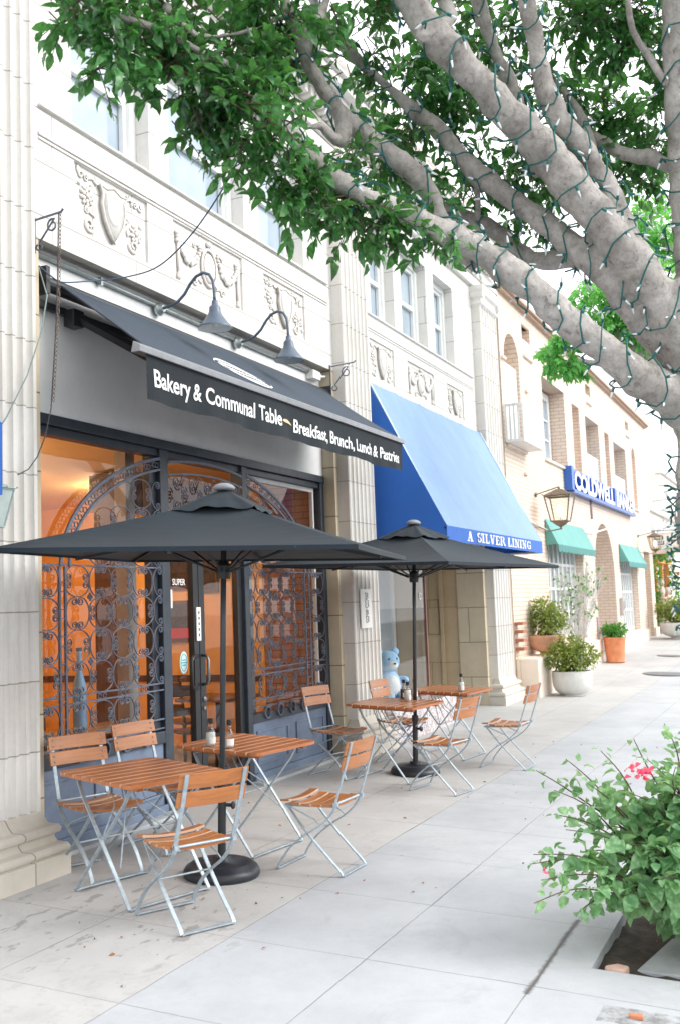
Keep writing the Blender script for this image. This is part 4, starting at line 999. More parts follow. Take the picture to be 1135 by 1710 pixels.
def hook(x, y, z, label, name='scroll_bracket', s=1.):
    t = thing(name, label, 'bracket', (x, y, z))
    mb = MB(); mb.tube([(x, y, z + .02), (x, y, z - .30 * s)], 0, sq=(.014, .012)); mb.build('back_bar', IRON, t)
    mb = MB(); mb.tube([(x, y, z), (x, y - .30 * s, z + .015), (x, y - .32 * s, z + .035)], 0, sq=(.012, .012)); mb.build('top_bar', IRON, t)
    mb = MB(); pts = []
    for k in range(13): a = k / 12 * 1.5 * math.pi * 1.4; r = .065 * s * (1 - .6 * k / 12); pts.append((x, y - .20 * s - r * math.cos(a + 1.2), z - .085 * s + r * math.sin(a + 1.2)))
    pts = pts[::-1]
    for k in range(1, 7): f = k / 6; pts.append((x, pts[12][1] + (y - .05 * s - pts[12][1]) * f, pts[12][2] + (z - .22 * s - pts[12][2]) * f))
    for k in range(12): a = k / 12 * 4.6; r = .04 * s * (1 - .5 * k / 12); pts.append((x, y - .045 * s - r * math.cos(a), z - .25 * s - r * math.sin(a)))
    mb.tube(pts, .007, 6); mb.build('scroll', IRON, t)
    return t
hook(5.50, 4.835, 4.50, 'black iron hook bracket at the top of the left pilaster, hung with a chain', s=.8)
hook(10.40, 4.84, 4.42, 'black iron scroll bracket on the pilaster between the two awnings')
t = thing('hanging_chain', 'rusty chain and cord hanging down the left pilaster from the iron hook', 'chain', (5.42, 4.62, 4.4))
mb = MB(); path = [(5.50, 4.62, 4.51), (5.49, 4.62, 4.25), (5.48, 4.62, 4.0), (5.46, 4.62, 3.7), (5.43, 4.62, 3.4), (5.40, 4.62, 3.10), (5.34, 4.62, 2.9), (5.26, 4.62, 2.75), (5.15, 4.6, 2.65), (5.03, 4.58, 2.60)]
def resample(pts, step):
    out = []; pts = [Vector(p) for p in pts]
    for a, b in zip(pts, pts[1:]):
        n = max(1, int((b - a).length / step))
        for k in range(n): out.append(a.lerp(b, k / n))
    out.append(pts[-1]); return out
rs = resample(path, .028)
mb.tube(rs, .004, 5)
mb.build('cord', simple('dark_cord', (.05, .05, .055), .7), t)
mb = MB()
for k in range(0, 46):
    p = rs[k]; d = (rs[k+1] - rs[k]).normalized(); o = .010
    ring = []
    for j in range(8):
        a = j * math.pi / 4; u = Vector((1, 0, 0)) if k % 2 else Vector((0, 1, 0)); ring.append(p + Vector((.006, -.012, 0)) + d * .018 * math.cos(a) + u * .009 * math.sin(a))
    mb.tube(ring, .0032, 4, closed=True)
mb.build('chain_links', simple('rusty_steel', (.22, .17, .14), .6, .3, 30, metal=.5), t)
t = thing('light_cable', 'thin dark blue cable swooping from the tree down to the left end of the awning', 'cable', (5.6, 4.7, 4.15))
mb = MB(); cp = [(5.50, 4.80, 4.16), (5.62, 4.79, 4.115), (5.74, 4.785, 4.105), (6.02, 4.76, 4.19), (6.28, 4.62, 4.27), (6.35, 4.35, 4.34), (6.15, 3.9, 4.47), (5.75, 3.35, 4.62), (5.35, 2.95, 4.72), (5.0, 2.6, 4.6)]
pp = []
for i in range(len(cp) - 1):
    p0, p1, p2, p3 = [Vector(cp[max(0, min(len(cp) - 1, i + k))]) for k in (-1, 0, 1, 2)]
    for k in range(6):
        s = k / 6; pp.append(.5 * ((2 * p1) + (p2 - p0) * s + (2 * p0 - 5 * p1 + 4 * p2 - p3) * s * s + (3 * p1 - p0 - 3 * p2 + p3) * s ** 3))
mb.tube(pp, .0055, 6); mb.build('cable', simple('dark_blue_cable', (.03, .08, .14), .5), t, smooth=True)
t = thing('wall_cable', 'thin grey green cable running down the left pilaster to the blue awning', 'cable', (5.2, 4.66, 3.2))
mb = MB(); mb.tube([(5.50, 4.80, 4.15), (5.42, 4.66, 3.9), (5.36, 4.665, 3.62), (5.22, 4.665, 3.30), (5.02, 4.665, 2.98), (4.85, 4.66, 2.78)], .005, 6); mb.build('cable', simple('grey_green_cable', (.22, .28, .27), .6), t, smooth=True)
t = thing('wall_sign', 'narrow white vertical sign with grey script hung on the fluted pilaster', 'sign', (10.78, 4.68, 1.42))
mb = MB(); mb.box(10.63, 10.93, 4.672, 4.686, 1.42, 1.87); WS = mb.build('board', PAPER, t, bevel=.004)
mb = MB()
for k, (z, r) in enumerate(((1.79, .035), (1.70, .05), (1.60, .03), (1.52, .04))):
    mb.tube([(10.78 + r * .8 * math.cos(a * .8) + .02 * math.sin(a * 2), 4.6685, z + r * math.sin(a * .8)) for a in range(9)], .0045, 4)
mb.build('script', simple('grey_ink', (.30, .29, .26), .6), WS)

FROST = simple('pale_green_frosted_glass', (.52, .60, .57), .2, .12, 9)
VERDI = simple('pale_verdigris_metal', (.34, .42, .40), .55, .2, 20)
def lantern(x, y, zb, zt, wallx, wally, label, lit=True, s=1., tilt=0.):
    BR = BRASS if lit else VERDI
    """tapered four sided street lantern on a scroll bracket from the wall behind it"""
    t = thing('wall_lantern', label, 'lantern', (x, wally, (zb + zt) / 2), 'glass wall lanterns on iron brackets')
    h = zt - zb; wt, wb = .30 * h, .19 * h; za, zc = zb + .20 * h, zb + .80 * h
    mb = MB()
    def ring(w, z): return [(x - w, y - w, z), (x + w, y - w, z), (x + w, y + w, z), (x - w, y + w, z)]
    a, b = ring(wb, za), ring(wt, zc)
    for k in range(4): mb.tube([a[k], b[k]], .013 * h / .75, 5)
    for r_ in (a, b):
        for k in range(4): mb.tube([r_[k], r_[(k + 1) % 4]], .014 * h / .75, 5)
    mb.build('frame', BR, t)
    mb = MB()
    for k in range(4): mb.add([a[k], a[(k + 1) % 4], b[(k + 1) % 4], b[k]], [(0, 1, 2, 3)])
    mb.build('glass', LANTGLASS if lit else FROST, t)
    mb = MB(); c = ring(wt * 1.12, zc + .012 * h); d = ring(wt * .55, zc + .11 * h); e = ring(wt * .22, zc + .17 * h)
    mb.add(c + d + e, [(k, (k + 1) % 4, 4 + (k + 1) % 4, 4 + k) for k in range(4)] + [(4 + k, 4 + (k + 1) % 4, 8 + (k + 1) % 4, 8 + k) for k in range(4)] + [(3, 2, 1, 0), (8, 9, 10, 11)])
    for k in range(12):
        f = k / 12 * 4; i = int(f); p = Vector(c[i]).lerp(Vector(c[(i + 1) % 4]), f - i); mb.ball((p.x, p.y, p.z + .022 * h), .017 * h, nu=6, nv=4)
    mb.ball((x, y, zt), .03 * h, nu=8, nv=6); mb.build('cap', BR, t)
    mb = MB(); mb.lathe([(.012 * h, zb), (.035 * h, zb + .02 * h), (.02 * h, zb + .06 * h), (wb * .6, zb + .11 * h), (wb * 1.2, za)], 12, Matrix.Translation((x, y, 0))); mb.build('finial', BR, t)
    mb = MB(); mb.tube([(x, wally, zt - .12 * h), (x, y, zt + .03 * h)], .012, 6); mb.tube([(x, wally, zb + .12 * h), (x, (y + wally) / 2, zb - .02 * h), (x, y, zb + .02 * h)], .012, 6)
    mb.ball((x, wally - .01, zt - .12 * h), .05, .02, .05); mb.build('bracket', BR, t)
    mb = MB(); mb.tube([(x, y, za), (x, y, za + .12 * h)], .02 * h, 8); mb.build('candle', PAPER, t)
    mb = MB(); mb.ball((x, y, za + .26 * h), .075 * h, .075 * h, .14 * h, 10, 8); mb.build('flame_bulb', GLOW if lit else simple('unlit_glass_bulb', (.5, .56, .55), .2, .05), t, smooth=True)
lantern(4.44, 4.28, 2.14, 2.50, 4.44, 4.70, 'pale green glass wall lantern at the left edge below the blue awning corner', False)

# ================================================================== SECOND SHOP (behind the blue awning)
mb = MB(); mb.add([(11.44, 5.04, 2.55), (15.97, 5.04, 2.55), (15.97, 5.04, 4.40), (11.44, 5.04, 4.40)], [(0, 1, 2, 3)]); mb.build('shop_fascia', CREAM, BT)
mb = MB(); mb.box(11.44, 13.80, 4.66, 5.03, -.2, .40); mb.box(13.72, 13.80, 5.03, 6.4, -.2, .40); mb.build('marble_bulkhead', MARBLE, BT, bevel=.012)
mb = MB(); mb.add([(11.44, 5.05, .40), (13.74, 5.05, .40), (13.74, 5.05, 2.55), (11.44, 5.05, 2.55)], [(0, 1, 2, 3)]); mb.add([(13.76, 5.07, .40), (13.76, 6.4, .40), (13.76, 6.4, 2.55), (13.76, 5.07, 2.55)], [(0, 1, 2, 3)]); mb.build('display_pane', GLASS, BT)
mb = MB(); mb.box(13.735, 13.775, 5.035, 5.075, .40, 2.55); mb.box(11.44, 13.73, 5.035, 5.075, .395, .43); mb.build('display_frame', simple('red_brown_frame', (.22, .10, .08), .5), BT)
mb = MB(); mb.box(11.44, 13.70, 6.2, 6.25, .38, 2.6); mb.box(11.44, 13.72, 5.06, 6.2, .34, .385); mb.build('display_wall', DISPLAYWALL, BT)
mb = MB(); mb.add([(16.0, 5.30, -.1), (16.0, 6.45, -.1), (16.0, 6.45, 2.56), (16.0, 5.30, 2.56)], [(0, 1, 2, 3)]); mb.box(15.96, 16.1, 5.86, 5.94, -.1, 2.55); mb.box(15.93, 15.985, 5.55, 5.60, -.1, 2.55); mb.add([(13.76, 5.04, 2.552), (16.0, 5.04, 2.552), (16.0, 6.5, 2.552), (13.76, 6.5, 2.552)], [(0, 1, 2, 3)]); mb.build('vestibule_wall', TANWALL, BT)
mb = MB()
for (y0, y1, z0, z1) in ((5.63, 5.84, 1.15, 1.165), (5.63, 5.84, 1.72, 1.735), (5.63, 5.645, 1.166, 1.719), (5.825, 5.84, 1.166, 1.719)): mb.box(15.988, 15.998, y0, y1, z0, z1)
mb.build('inset_frame', simple('brown_inset_line', (.33, .22, .12), .6), BT)
mb = MB(); mb.box(13.8, 15.96, 6.4, 6.46, -.1, .5); mb.box(13.8, 14.0, 6.4, 6.46, .5, 2.55); mb.box(14.9, 15.0, 6.4, 6.46, .5, 2.55); mb.box(15.86, 15.96, 6.4, 6.46, .5, 2.55)
d2 = mb.build('shop_door', WHITEP, BT); mb = MB(); mb.add([(14.0, 6.43, .5), (15.9, 6.43, .5), (15.9, 6.43, 2.55), (14.0, 6.43, 2.55)], [(0, 1, 2, 3)]); mb.build('pane', GLASS_UP, d2)
mb = MB(); mb.lathe([(.05, 0), (.05, .003)], 20, Matrix.Translation((13.55, 5.045, 1.78)) @ Matrix.Rotation(R(90), 4, 'X')); sk = mb.build('round_sticker', PAPER, BT)
mb = MB(); mb.tube([(13.55 + .025 * math.cos(a), 5.0405, 1.78 + .025 * math.sin(a)) for a in [k * .5 for k in range(13)]], .004, 4, closed=True); mb.build('print', PRINT, sk)
mb = MB(); mb.box(12.35, 12.62, 5.3, 5.305, 1.62, 1.84); mb.build('window_notice', PAPER, BT)
# plush toy sitting in the display window
def plush():
    x, y, z = 12.78, 5.27, .395
    t = thing('plush_bear', 'pale blue plush toy bear with a white muzzle and belly sitting in the shop window', 'soft toy', (x, y, z))
    M = Matrix.Translation((x, y, z)) @ Matrix.Rotation(R(-35), 4, 'Z')
    mb = MB(); mb.ball((0, 0, .20), .19, .17, .21, 16, 12, M); mb.ball((0, -.01, .52), .165, .155, .15, 16, 12, M)
    for s in (-1, 1): mb.ball((s * .13, 0, .645), .06, .035, .06, 10, 8, M); mb.ball((s * .19, -.08, .27), .06, .12, .055, 10, 8, M); mb.ball((s * .12, -.17, .07), .075, .14, .07, 10, 8, M)
    mb.build('body', PLUSH, t, smooth=True)
    mb = MB(); mb.ball((0, -.10, .20), .12, .09, .15, 12, 8, M); mb.ball((0, -.12, .48), .085, .07, .06, 12, 8, M); mb.build('white_patch', PLUSHW, t, smooth=True)
    mb = MB(); mb.ball((0, -.19, .50), .022, .015, .016, 8, 6, M)
    for s in (-1, 1): mb.ball((s * .06, -.145, .56), .015, .01, .017, 8, 6, M)
    mb.build('face', PRINT, t)
plush()

# ================================================================== PARASOLS
def parasol(x, y, rz, label):
    t = thing('parasol', label, 'parasol', (x, y, gz(x, y)), 'square charcoal market parasols', local=True, rz=rz)
    a, zE, zA, n = 1.09, 2.105, 2.475, 18
    def surf(s, v):          # s around 0..4 (edge index + fraction), v 0 apex .. 1 edge
        i = int(s) % 4; f = s - int(s)
        c = [(-a, -a), (a, -a), (a, a), (-a, a)]; p = Vector(c[i]).lerp(Vector(c[(i + 1) % 4]), f)
        sag = -.045 * math.sin(math.pi * v) * math.sin(math.pi * f) ** .7 - .012 * math.sin(math.pi * v)
        edge_in = 1 - .018 * math.sin(math.pi * f) * v
        return (p.x * v * edge_in, p.y * v * edge_in, zA + (zE - zA) * v + sag - .0 * v)
    def canopy(off, mat, name, parent):
        mb = MB(); k = 14
        for e in range(4):           # four gores, not welded along the hips, so the hip lines stay crisp
            vs = []; fs = []
            for j in range(k + 1):
                for i in range(n + 1):
                    f = min(i / n, .99999); p = surf(e + f, max(.02, j / k)); vs.append((p[0], p[1], p[2] + off))
            for j in range(k):
                for i in range(n): a_ = j * (n + 1) + i; fs.append((a_, a_ + 1, a_ + n + 2, a_ + n + 1))
            if off == 0:             # short hem
                b = k * (n + 1); q = len(vs)
                for i in range(n + 1): p = vs[b + i]; vs.append((p[0] * 1.002, p[1] * 1.002, p[2] - .028))
                q2 = len(vs)
                for i in range(n + 1): vs.append(vs[b + i])
                for i in range(n): fs.append((q2 + i, q2 + i + 1, q + i + 1, q + i))
            mb.add(vs, fs)
        o = mb.build(name, mat, parent, smooth=True)
        return o
    cn = canopy(0, CANVAS, 'canopy', t); canopy(-.012, CANVAS_IN, 'underside_or_bounce_layer', cn)
    mb = MB(); m = 64; vs = []; fs = []         # ruffled vent flap on top
    for j in range(6):
        v = j / 5
        for i in range(m):
            s = 4 * i / m; f = s - int(s); c = [(-1, -1), (1, -1), (1, 1), (-1, 1)]; p = Vector(c[int(s) % 4]).lerp(Vector(c[(int(s) + 1) % 4]), f)
            r = .03 + .245 * v * (1 - .05 * math.sin(math.pi * f)); ruf = .007 * v * math.sin(i * 1.3) + .012 * v * math.sin(i * .45 + 1) + .006 * v * math.sin(i * .83)
            vs.append((p.x * r, p.y * r, zA + .045 - .142 * v ** 1.05 + ruf * .8 + .008 * v * math.sin(math.pi * f)))
    for j in range(5):
        for i in range(m): i2 = (i + 1) % m; fs.append((j * m + i, j * m + i2, (j + 1) * m + i2, (j + 1) * m + i))
    mb.add(vs, fs); mb.build('vent_flap', CANVAS, t, smooth=True)
    mb = MB(); mb.lathe([(.07, zA + .050), (.075, zA + .07), (.06, zA + .085), (.03, zA + .098), (.0, zA + .10)], 18); mb.build('top_cap', simple('grey_cap_plastic', (.25, .27, .29), .5, .1), t, smooth=True)
    mb = MB(); mb.tube([(0, 0, .5), (0, 0, zA + .08)], .0195, 14); mb.build('pole', simple('dark_grey_pole', (.055, .065, .075), .35, .1, 9, metal=.3), t, smooth=True)
    mb = MB(); mb.tube([(0, 0, .09), (0, 0, .54)], .027, 14); mb.lathe([(.034, .52), (.034, .58)], 14); mb.tube([(0, -.02, .45), (0, -.06, .45)], .012, 8); mb.ball((0, -.075, .45), .026, .016, .026, 8, 6); mb.build('collar', BLACK, t)
    mb = MB(); mb.lathe([(.06, .12), (.06, .10), (.175, .088), (.20, .083), (.215, .068), (.232, .062), (.247, .04), (.25, .012), (.245, .0)], 40); mb.build('base', RUBBERBASE, t, smooth=True)
    mb = MB(); mb.lathe([(.045, 1.93), (.05, 1.97), (.05, 2.02), (.03, 2.05)], 12); mb.build('hub', BLACK, t)
    for k, (u, w) in enumerate(((-1, -1), (1, -1), (1, 1), (-1, 1), (0, -1), (1, 0), (0, 1), (-1, 0))):
        mb = MB(); sg = -.012 if k < 4 else -.095
        mb.tube([(u * .03, w * .03, zA - .05), (u * a * .5, w * a * .5, (zA + zE) / 2 - .03 + sg), (u * a * .97, w * a * .97, zE - (.022 if k < 4 else .035))], 0, sq=(.016, .02)); rb = mb.build('rib', BLACK, t)
        mb = MB(); mb.tube([(u * .04, w * .04, 1.98), (u * a * .48, w * a * .48, (zA + zE) / 2 - .04 + sg)], 0, sq=(.012, .014)); mb.build('strut', BLACK, rb)
    return t
parasol(5.847, 3.636, .251, 'open charcoal parasol nearest the camera, between the two left wooden tables')
parasol(9.817, 3.789, -.226, 'open charcoal parasol farther along the pavement, before the blue awning')

# ================================================================== TABLES AND CHAIRS
def paint_edge_glint(o):  # paints the sky glint onto the slat sides as a second material
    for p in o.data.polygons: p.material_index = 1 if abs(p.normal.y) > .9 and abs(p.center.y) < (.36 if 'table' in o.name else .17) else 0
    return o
def make_table():
    t = thing('folding_table', 'x', 'table', (0, 0, 0), 'square slatted folding tables on the pavement', local=True)
    w, zt, th = .375, .735, .022; n = 8; sw = (2 * w - .011 * (n - 1)) / n
    for k in range(1):
        mb = MB()
        for i in range(n):
            y0 = -w + i * (sw + .011); y1 = y0 + sw; c = .055
            if i == 0: poly = [(-w + c, y0), (w - c, y0), (w - .02, y0 + .012), (w, y0 + c), (w, y1), (-w, y1), (-w, y0 + c), (-w + .02, y0 + .012)]
            elif i == n - 1: poly = [(-w, y0), (w, y0), (w, y1 - c), (w - .02, y1 - .012), (w - c, y1), (-w + c, y1), (-w + .02, y1 - .012), (-w, y1 - c)]
            else: poly = [(-w, y0), (w, y0), (w, y1), (-w, y1)]
            mb.vprism(poly, zt - th, zt)
        paint_edge_glint(mb.build('tabletop', [TEAK_TOP, EDGE_GLINT], t))
    for x in (-.27, .27):
        mb = MB(); mb.box(x - .022, x + .022, -w + .04, w - .04, zt - th - .026, zt - th - .001); mb.build('batten', TEAK, t, bevel=.003)
    for sg, xo in ((1, 0.), (-1, .024)):
        mb = MB(); xl = .30 - xo
        for sx in (-1, 1): mb.tube([(sx * xl, sg * .245, zt - .05), (sx * xl, sg * .20, zt - .13), (sx * xl, -sg * .29, .012)], 0, sq=(.024, .010))
        mb.tube([(-xl, -sg * .29, .010), (-xl + .05, -sg * .29, .016), (xl - .05, -sg * .29, .016), (xl, -sg * .29, .010)], 0, sq=(.010, .022))
        mb.tube([(-xl, sg * .245, zt - .052), (xl, sg * .245, zt - .052)], .007, 6)
        mb.build('leg_frame', GALV, t, bevel=.0015)
    mb = MB()
    for sx in (-1, 1): mb.tube([(sx * .285, 0.0, .38), (sx * .12, .12, .52), (sx * .10, .20, zt - .06)], .0045, 6); mb.tube([(sx * .265, -.15, .22), (sx * .05, .10, .50), (sx * .03, .2, zt - .055)], .0045, 6)
    mb.tube([(-.3, 0, .375), (.3, 0, .375)], .006, 6); mb.build('brace', GALV, t, smooth=True)
    return t
TAB = [(5.33, 3.90, -17, 'slatted wooden folding table nearest the camera at the left, with nothing on it'),
       (6.60, 3.89, -7.4, 'slatted wooden folding table left of the door, with two bottles beside the parasol pole'),
       (9.54, 3.89, -5.6, 'slatted wooden folding table by the fluted pilaster, with three bottles under the far parasol'),
       (11.05, 3.83, -6.1, 'farthest slatted wooden folding table, with one bottle')]
t0 = make_table()
for i, (x, y, a, lb) in enumerate(TAB):
    t = t0 if i == 0 else copy_tree(t0)
    place(t, x, y, R(a)); t['label'] = lb

def make_chair():
    t = thing('folding_chair', 'x', 'chair', (0, 0, 0), 'wood slat folding chairs with galvanised frames', local=True)
    n = 5; y0 = -.185; sw, gp = .066, .013
    def sag(x): return .018 * (1 - (x / .205) ** 2)
    mb = MB()
    for i in range(n):
        a = y0 + i * (sw + gp); vs = []; fs = []; m = 10
        dz = .012 * (1 - ((i - 2) / 2.) ** 2) - (.010 if i == n - 1 else 0)
        for k in range(m + 1):
            x = -.205 + .41 * k / m; z = .462 - sag(x) - dz
            vs += [(x, a, z - .014), (x, a + sw, z - .014 - (.006 if i == n - 1 else 0)), (x, a + sw, z - (.006 if i == n - 1 else 0)), (x, a, z)]
        for k in range(m): fs += [(4*k + j, 4*k + (j+1) % 4, 4*k + 4 + (j+1) % 4, 4*k + 4 + j) for j in range(4)]
        fs += [(3, 2, 1, 0), (4*m, 4*m+1, 4*m+2, 4*m+3)]; mb.add(vs, fs)
    paint_edge_glint(mb.build('seat', [TEAK, EDGE_GLINT], t))
    for (zb, yb) in ((.685, -.268), (.785, -.293)):
        vs = []; fs = []; m = 10; hh = .086; mb = MB()
        for k in range(m + 1):
            x = -.22 + .44 * k / m; c = -.022 * (1 - (x / .22) ** 2)
            vs += [(x, yb + c, zb), (x, yb + c + .014, zb), (x, yb + c + .014 - .022, zb + hh), (x, yb + c - .022, zb + hh)]
        for k in range(m): fs += [(4*k + j, 4*k + (j+1) % 4, 4*k + 4 + (j+1) % 4, 4*k + 4 + j) for j in range(4)]
        fs += [(3, 2, 1, 0), (4*m, 4*m+1, 4*m+2, 4*m+3)]; mb.add(vs, fs); mb.build('back_slat', TEAK, t, bevel=.003)
    def smooth_path(P, n=5):
        P = [Vector(p) for p in P]; out = []
        for i in range(len(P) - 1):
            p0, p1, p2, p3 = P[max(0, i-1)], P[i], P[i+1], P[min(len(P)-1, i+2)]
            for k in range(n):
                s = k / n; out.append(.5 * ((2*p1) + (p2-p0)*s + (2*p0-5*p1+4*p2-p3)*s*s + (3*p1-p0-3*p2+p3)*s**3))
        out.append(P[-1]); return out
    for sx in (-1, 1):
        X = sx * .186
        mb = MB(); mb.tube(smooth_path([(X, -.325, .868), (X, -.275, .69), (X, -.215, .50), (X, -.185, .415), (X, -.10, .325), (X, .02, .245), (X, .13, .155), (X, .20, .06), (X, .222, .008)]), 0, sq=(.024, .009)); mb.build('back_leg', GALV, t)
        X = sx * .166
        mb = MB(); mb.tube(smooth_path([(X, .175, .432), (X, .08, .325), (X, -.04, .205), (X, -.15, .105), (X, -.225, .04), (X, -.25, .008)]), 0, sq=(.022, .009)); mb.build('front_leg', GALV, t)
    mb = MB()
    mb.tube([(-.186, .222, .008), (-.17, .222, .013), (.17, .222, .013), (.186, .222, .008)], 0, sq=(.009, .022)); mb.build('floor_bar', GALV, t); mb = MB(); mb.tube([(-.166, -.25, .008), (-.15, -.25, .013), (.15, -.25, .013), (.166, -.25, .008)], 0, sq=(.009, .022))
    mb.build('floor_bar', GALV, t)
    mb = MB(); mb.tube([(-.186, -.20, .462), (.186, -.20, .462)], .008, 8); mb.tube([(-.18, .05, .235), (.18, .05, .235)], .006, 8); mb.tube([(-.17, .175, .425), (.17, .175, .425)], .006, 8)
    for sx in (-1, 1):
        mb.tube([(sx * .150, -.19, .440), (sx * .150, .195, .418)], 0, sq=(.014, .006)); mb.tube([(sx * .175, .16, .425), (sx * .178, -.05, .35), (sx * .186, -.09, .318)], .0045, 6)
        mb.box(sx * .186 - .012, sx * .186 + .012, -.225, -.19, .45, .475)
    mb.build('seat_rail', GALV, t)
    mb = MB()
    for sx in (-1, 1):
        for z, y in ((.71, -.2615), (.745, -.270), (.81, -.2865), (.85, -.2965)): mb.ball((sx * .186, y, z), .006, .003, .006, 6, 4)
    mb.build('screw', ALU, t)
    return t
CHA = [(4.995, 3.356, 333.9, 'folding chair nearest the camera, seen from behind at the left table'),
       (6.293, 3.134, 357.8, 'folding chair pulled out on the open pavement by the table left of the door'),
       (5.557, 4.40, 160., 'left one of the two folding chairs with their backs to the left grille'),
       (6.30, 4.42, 172., 'right one of the two folding chairs with their backs to the left grille'),
       (9.392, 4.44, 168.0, 'folding chair with its back to the right hand grille'),
       (10.372, 4.13, 176., 'folding chair standing against the fluted pilaster behind a table'),
       (9.087, 3.265, 349.4, 'folding chair on the street side of the table under the far parasol'),
       (10.585, 3.056, 356.9, 'farthest folding chair, standing alone in the open beyond the tables')]
c0 = make_chair()
for i, (x, y, a, lb) in enumerate(CHA):
    t = c0 if i == 0 else copy_tree(c0)
    place(t, x, y, R(a)); t['label'] = lb

def make_bottle(full, dark):
    t = thing('sauce_bottle', 'x', 'bottle', (0, 0, 0), 'glass bottles with black caps on the tables', local=True)
    mb = MB(); mb.lathe([(.030, 0), (.036, .004), (.036, .085), (.034, .10), (.018, .128), (.0135, .14), (.0135, .165)], 18, cap=True); mb.build('glass', BOTTLE, t, smooth=True)
    mb = MB(); mb.lathe([(.029, .004), (.0335, .007), (.0335, full), (.0, full + .001)], 18); mb.build('filling', dark, t, smooth=True)
    mb = MB(); mb.lathe([(.017, .160), (.017, .192), (.014, .196)], 14); mb.build('cap', CAP, t)
    mb = MB(); vs = []; m = 8
    for k in range(m + 1): a = -2.6 + 2.0 * k / m; vs += [(.0366 * math.cos(a), .0366 * math.sin(a), .02), (.0366 * math.cos(a), .0366 * math.sin(a), .065)]
    mb.add(vs, [(2*k, 2*k+2, 2*k+3, 2*k+1) for k in range(m)]); mb.build('label', PAPER, t)
    return t
OIL = simple('dark_sauce', (.05, .03, .02), .3, .2)
for (x, y, full, fl, lb) in ((6.36, 4.02, .095, SALT, 'left bottle of white sugar on the table left of the door'), (6.34, 3.855, .055, SALT, 'half empty bottle with a white label in front of the parasol pole'),
        (9.66, 3.78, .11, SALT, 'bottle full of white sugar, nearest on the pilaster table'), (9.86, 3.90, .10, OIL, 'dark sauce bottle behind the white one on the pilaster table'), (9.98, 3.83, .08, SALT, 'clear bottle at the right of the group on the pilaster table'),
        (10.82, 3.60, .10, SALT, 'single white bottle standing on the farthest table')):
    b = make_bottle(full, fl); place(b, x, y, rnd.uniform(-.5, .5), gz(x, y) + .736); b['label'] = lb

# ================================================================== PEACH BRICK BUILDING
YB = 4.75; BX0, BX1, BZ = 17.34, 34.95, 7.22
BB = thing('brick_building', 'long peach painted brick building with recessed upper windows, green awnings below and blue sign lettering', 'building', (26, 5.2, .1))
HB = [(17.62, 18.66, 4.50, 6.58, True, .30), (20.42, 22.50, 4.52, 6.24, False, .50), (23.30, 24.10, 4.60, 6.15, False, .55), (24.80, 26.50, 4.42, 6.10, False, .62),
      (27.30, 27.95, 4.60, 6.05, False, .55), (28.62, 30.60, 4.32, 5.96, False, .62), (31.75, 32.45, 4.30, 6.22, True, .35),
      (19.0, 19.62, 6.70, 7.0, False, .2), (25.05, 25.66, 6.68, 6.94, False, .2), (30.9, 31.5, 6.64, 6.90, False, .2),
      (20.12, 23.55, .75, 3.02, False, .22), (24.95, 27.60, .02, 3.53, True, 1.7), (28.52, 31.42, .66, 2.92, False, .22), (32.95, 34.2, .30, 3.05, False, 1.3)]
mb = MB(); holed_wall(mb, BX0, BX1, -.4, BZ, HB, YB, .3); mb.build('wall', PEACH, BB)
mb = MB(); mb.box(BX0, BX1, 7.0, 7.1, -.4, BZ); mb.box(BX0, BX0 + .05, 4.76, 7.0, -.4, BZ); mb.box(BX1 - .05, BX1, 4.76, 7.0, -.4, BZ); mb.box(BX0, BX1, 4.8, 7.0, 7.0, 7.06); mb.build('rear_wall', PEACH_S, BB)
mb = MB(); mb.box(BX0, BX1 + .05, 4.66, 4.9, BZ, BZ + .05); mb.box(BX0, BX1 + .05, 4.60, 4.9, BZ + .051, BZ + .10); mb.build('coping', simple('brown_coping', (.50, .36, .27), .7, .1, 4, world=True), BB)
mb = MB()
for a, b in ((BX0 + .02, 24.93), (27.62, 32.93), (34.22, BX1)): mb.box(a, b, 4.68, 4.749, -.3, .62 if a > 20 else .66)
mb.build('base_plinth', PEACH_S, BB, bevel=.01)
for (a, b, z) in ((20.35, 22.6, 4.47), (17.5, 18.8, 4.40), (19.0, 19.7, 6.34), (25.05, 25.7, 6.45), (30.9, 31.5, 6.42), (19.0, 19.2, 5.65), (17.4, 17.6, 5.98), (18.9, 19.1, 5.2), (18.6, 18.8, 4.0), (31.6, 32.6, 4.25)): mb = MB(); mb.box(a, b, 4.70, 4.7495, z, z + .045); mb.build('brick_sill', PEACH_S, BB)
def grid_window(x0, x1, z0, z1, y, nx, nz, frame=.07, bars=.025, glassm=GLASS_UP, arch=False):
    mb = MB(); mb.box(x0, x0 + frame, y, y + .08, z0, z1); mb.box(x1 - frame, x1, y, y + .08, z0, z1); mb.box(x0 + frame, x1 - frame, y, y + .08, z0, z0 + frame); mb.box(x0 + frame, x1 - frame, y, y + .08, z1 - frame, z1)
    w = mb.build('window', WHITEP, BB, bevel=.006)
    mb = MB(); i0, i1, j0, j1 = x0 + frame, x1 - frame, z0 + frame, z1 - frame
    for k in range(1, nx): x = i0 + (i1 - i0) * k / nx; mb.box(x - bars / 2, x + bars / 2, y + .02, y + .05, j0, j1)
    for k in range(1, nz): z = j0 + (j1 - j0) * k / nz; mb.box(i0, i1, y + .024, y + .046, z - bars / 2, z + bars / 2)
    mb.build('glazing_bars', WHITEP, w)
    mb = MB(); mb.add([(i0, y + .055, j0), (i1, y + .055, j0), (i1, y + .055, j1), (i0, y + .055, j1)], [(0, 1, 2, 3)]); mb.build('pane', glassm, w)
    return w
DARKG = None
t_ = NT('bright_shop_glass'); DARKG = t_.done(t_.bsdf((.50, .54, .55), .08, 0, None, Specular_IOR_Level=.8))
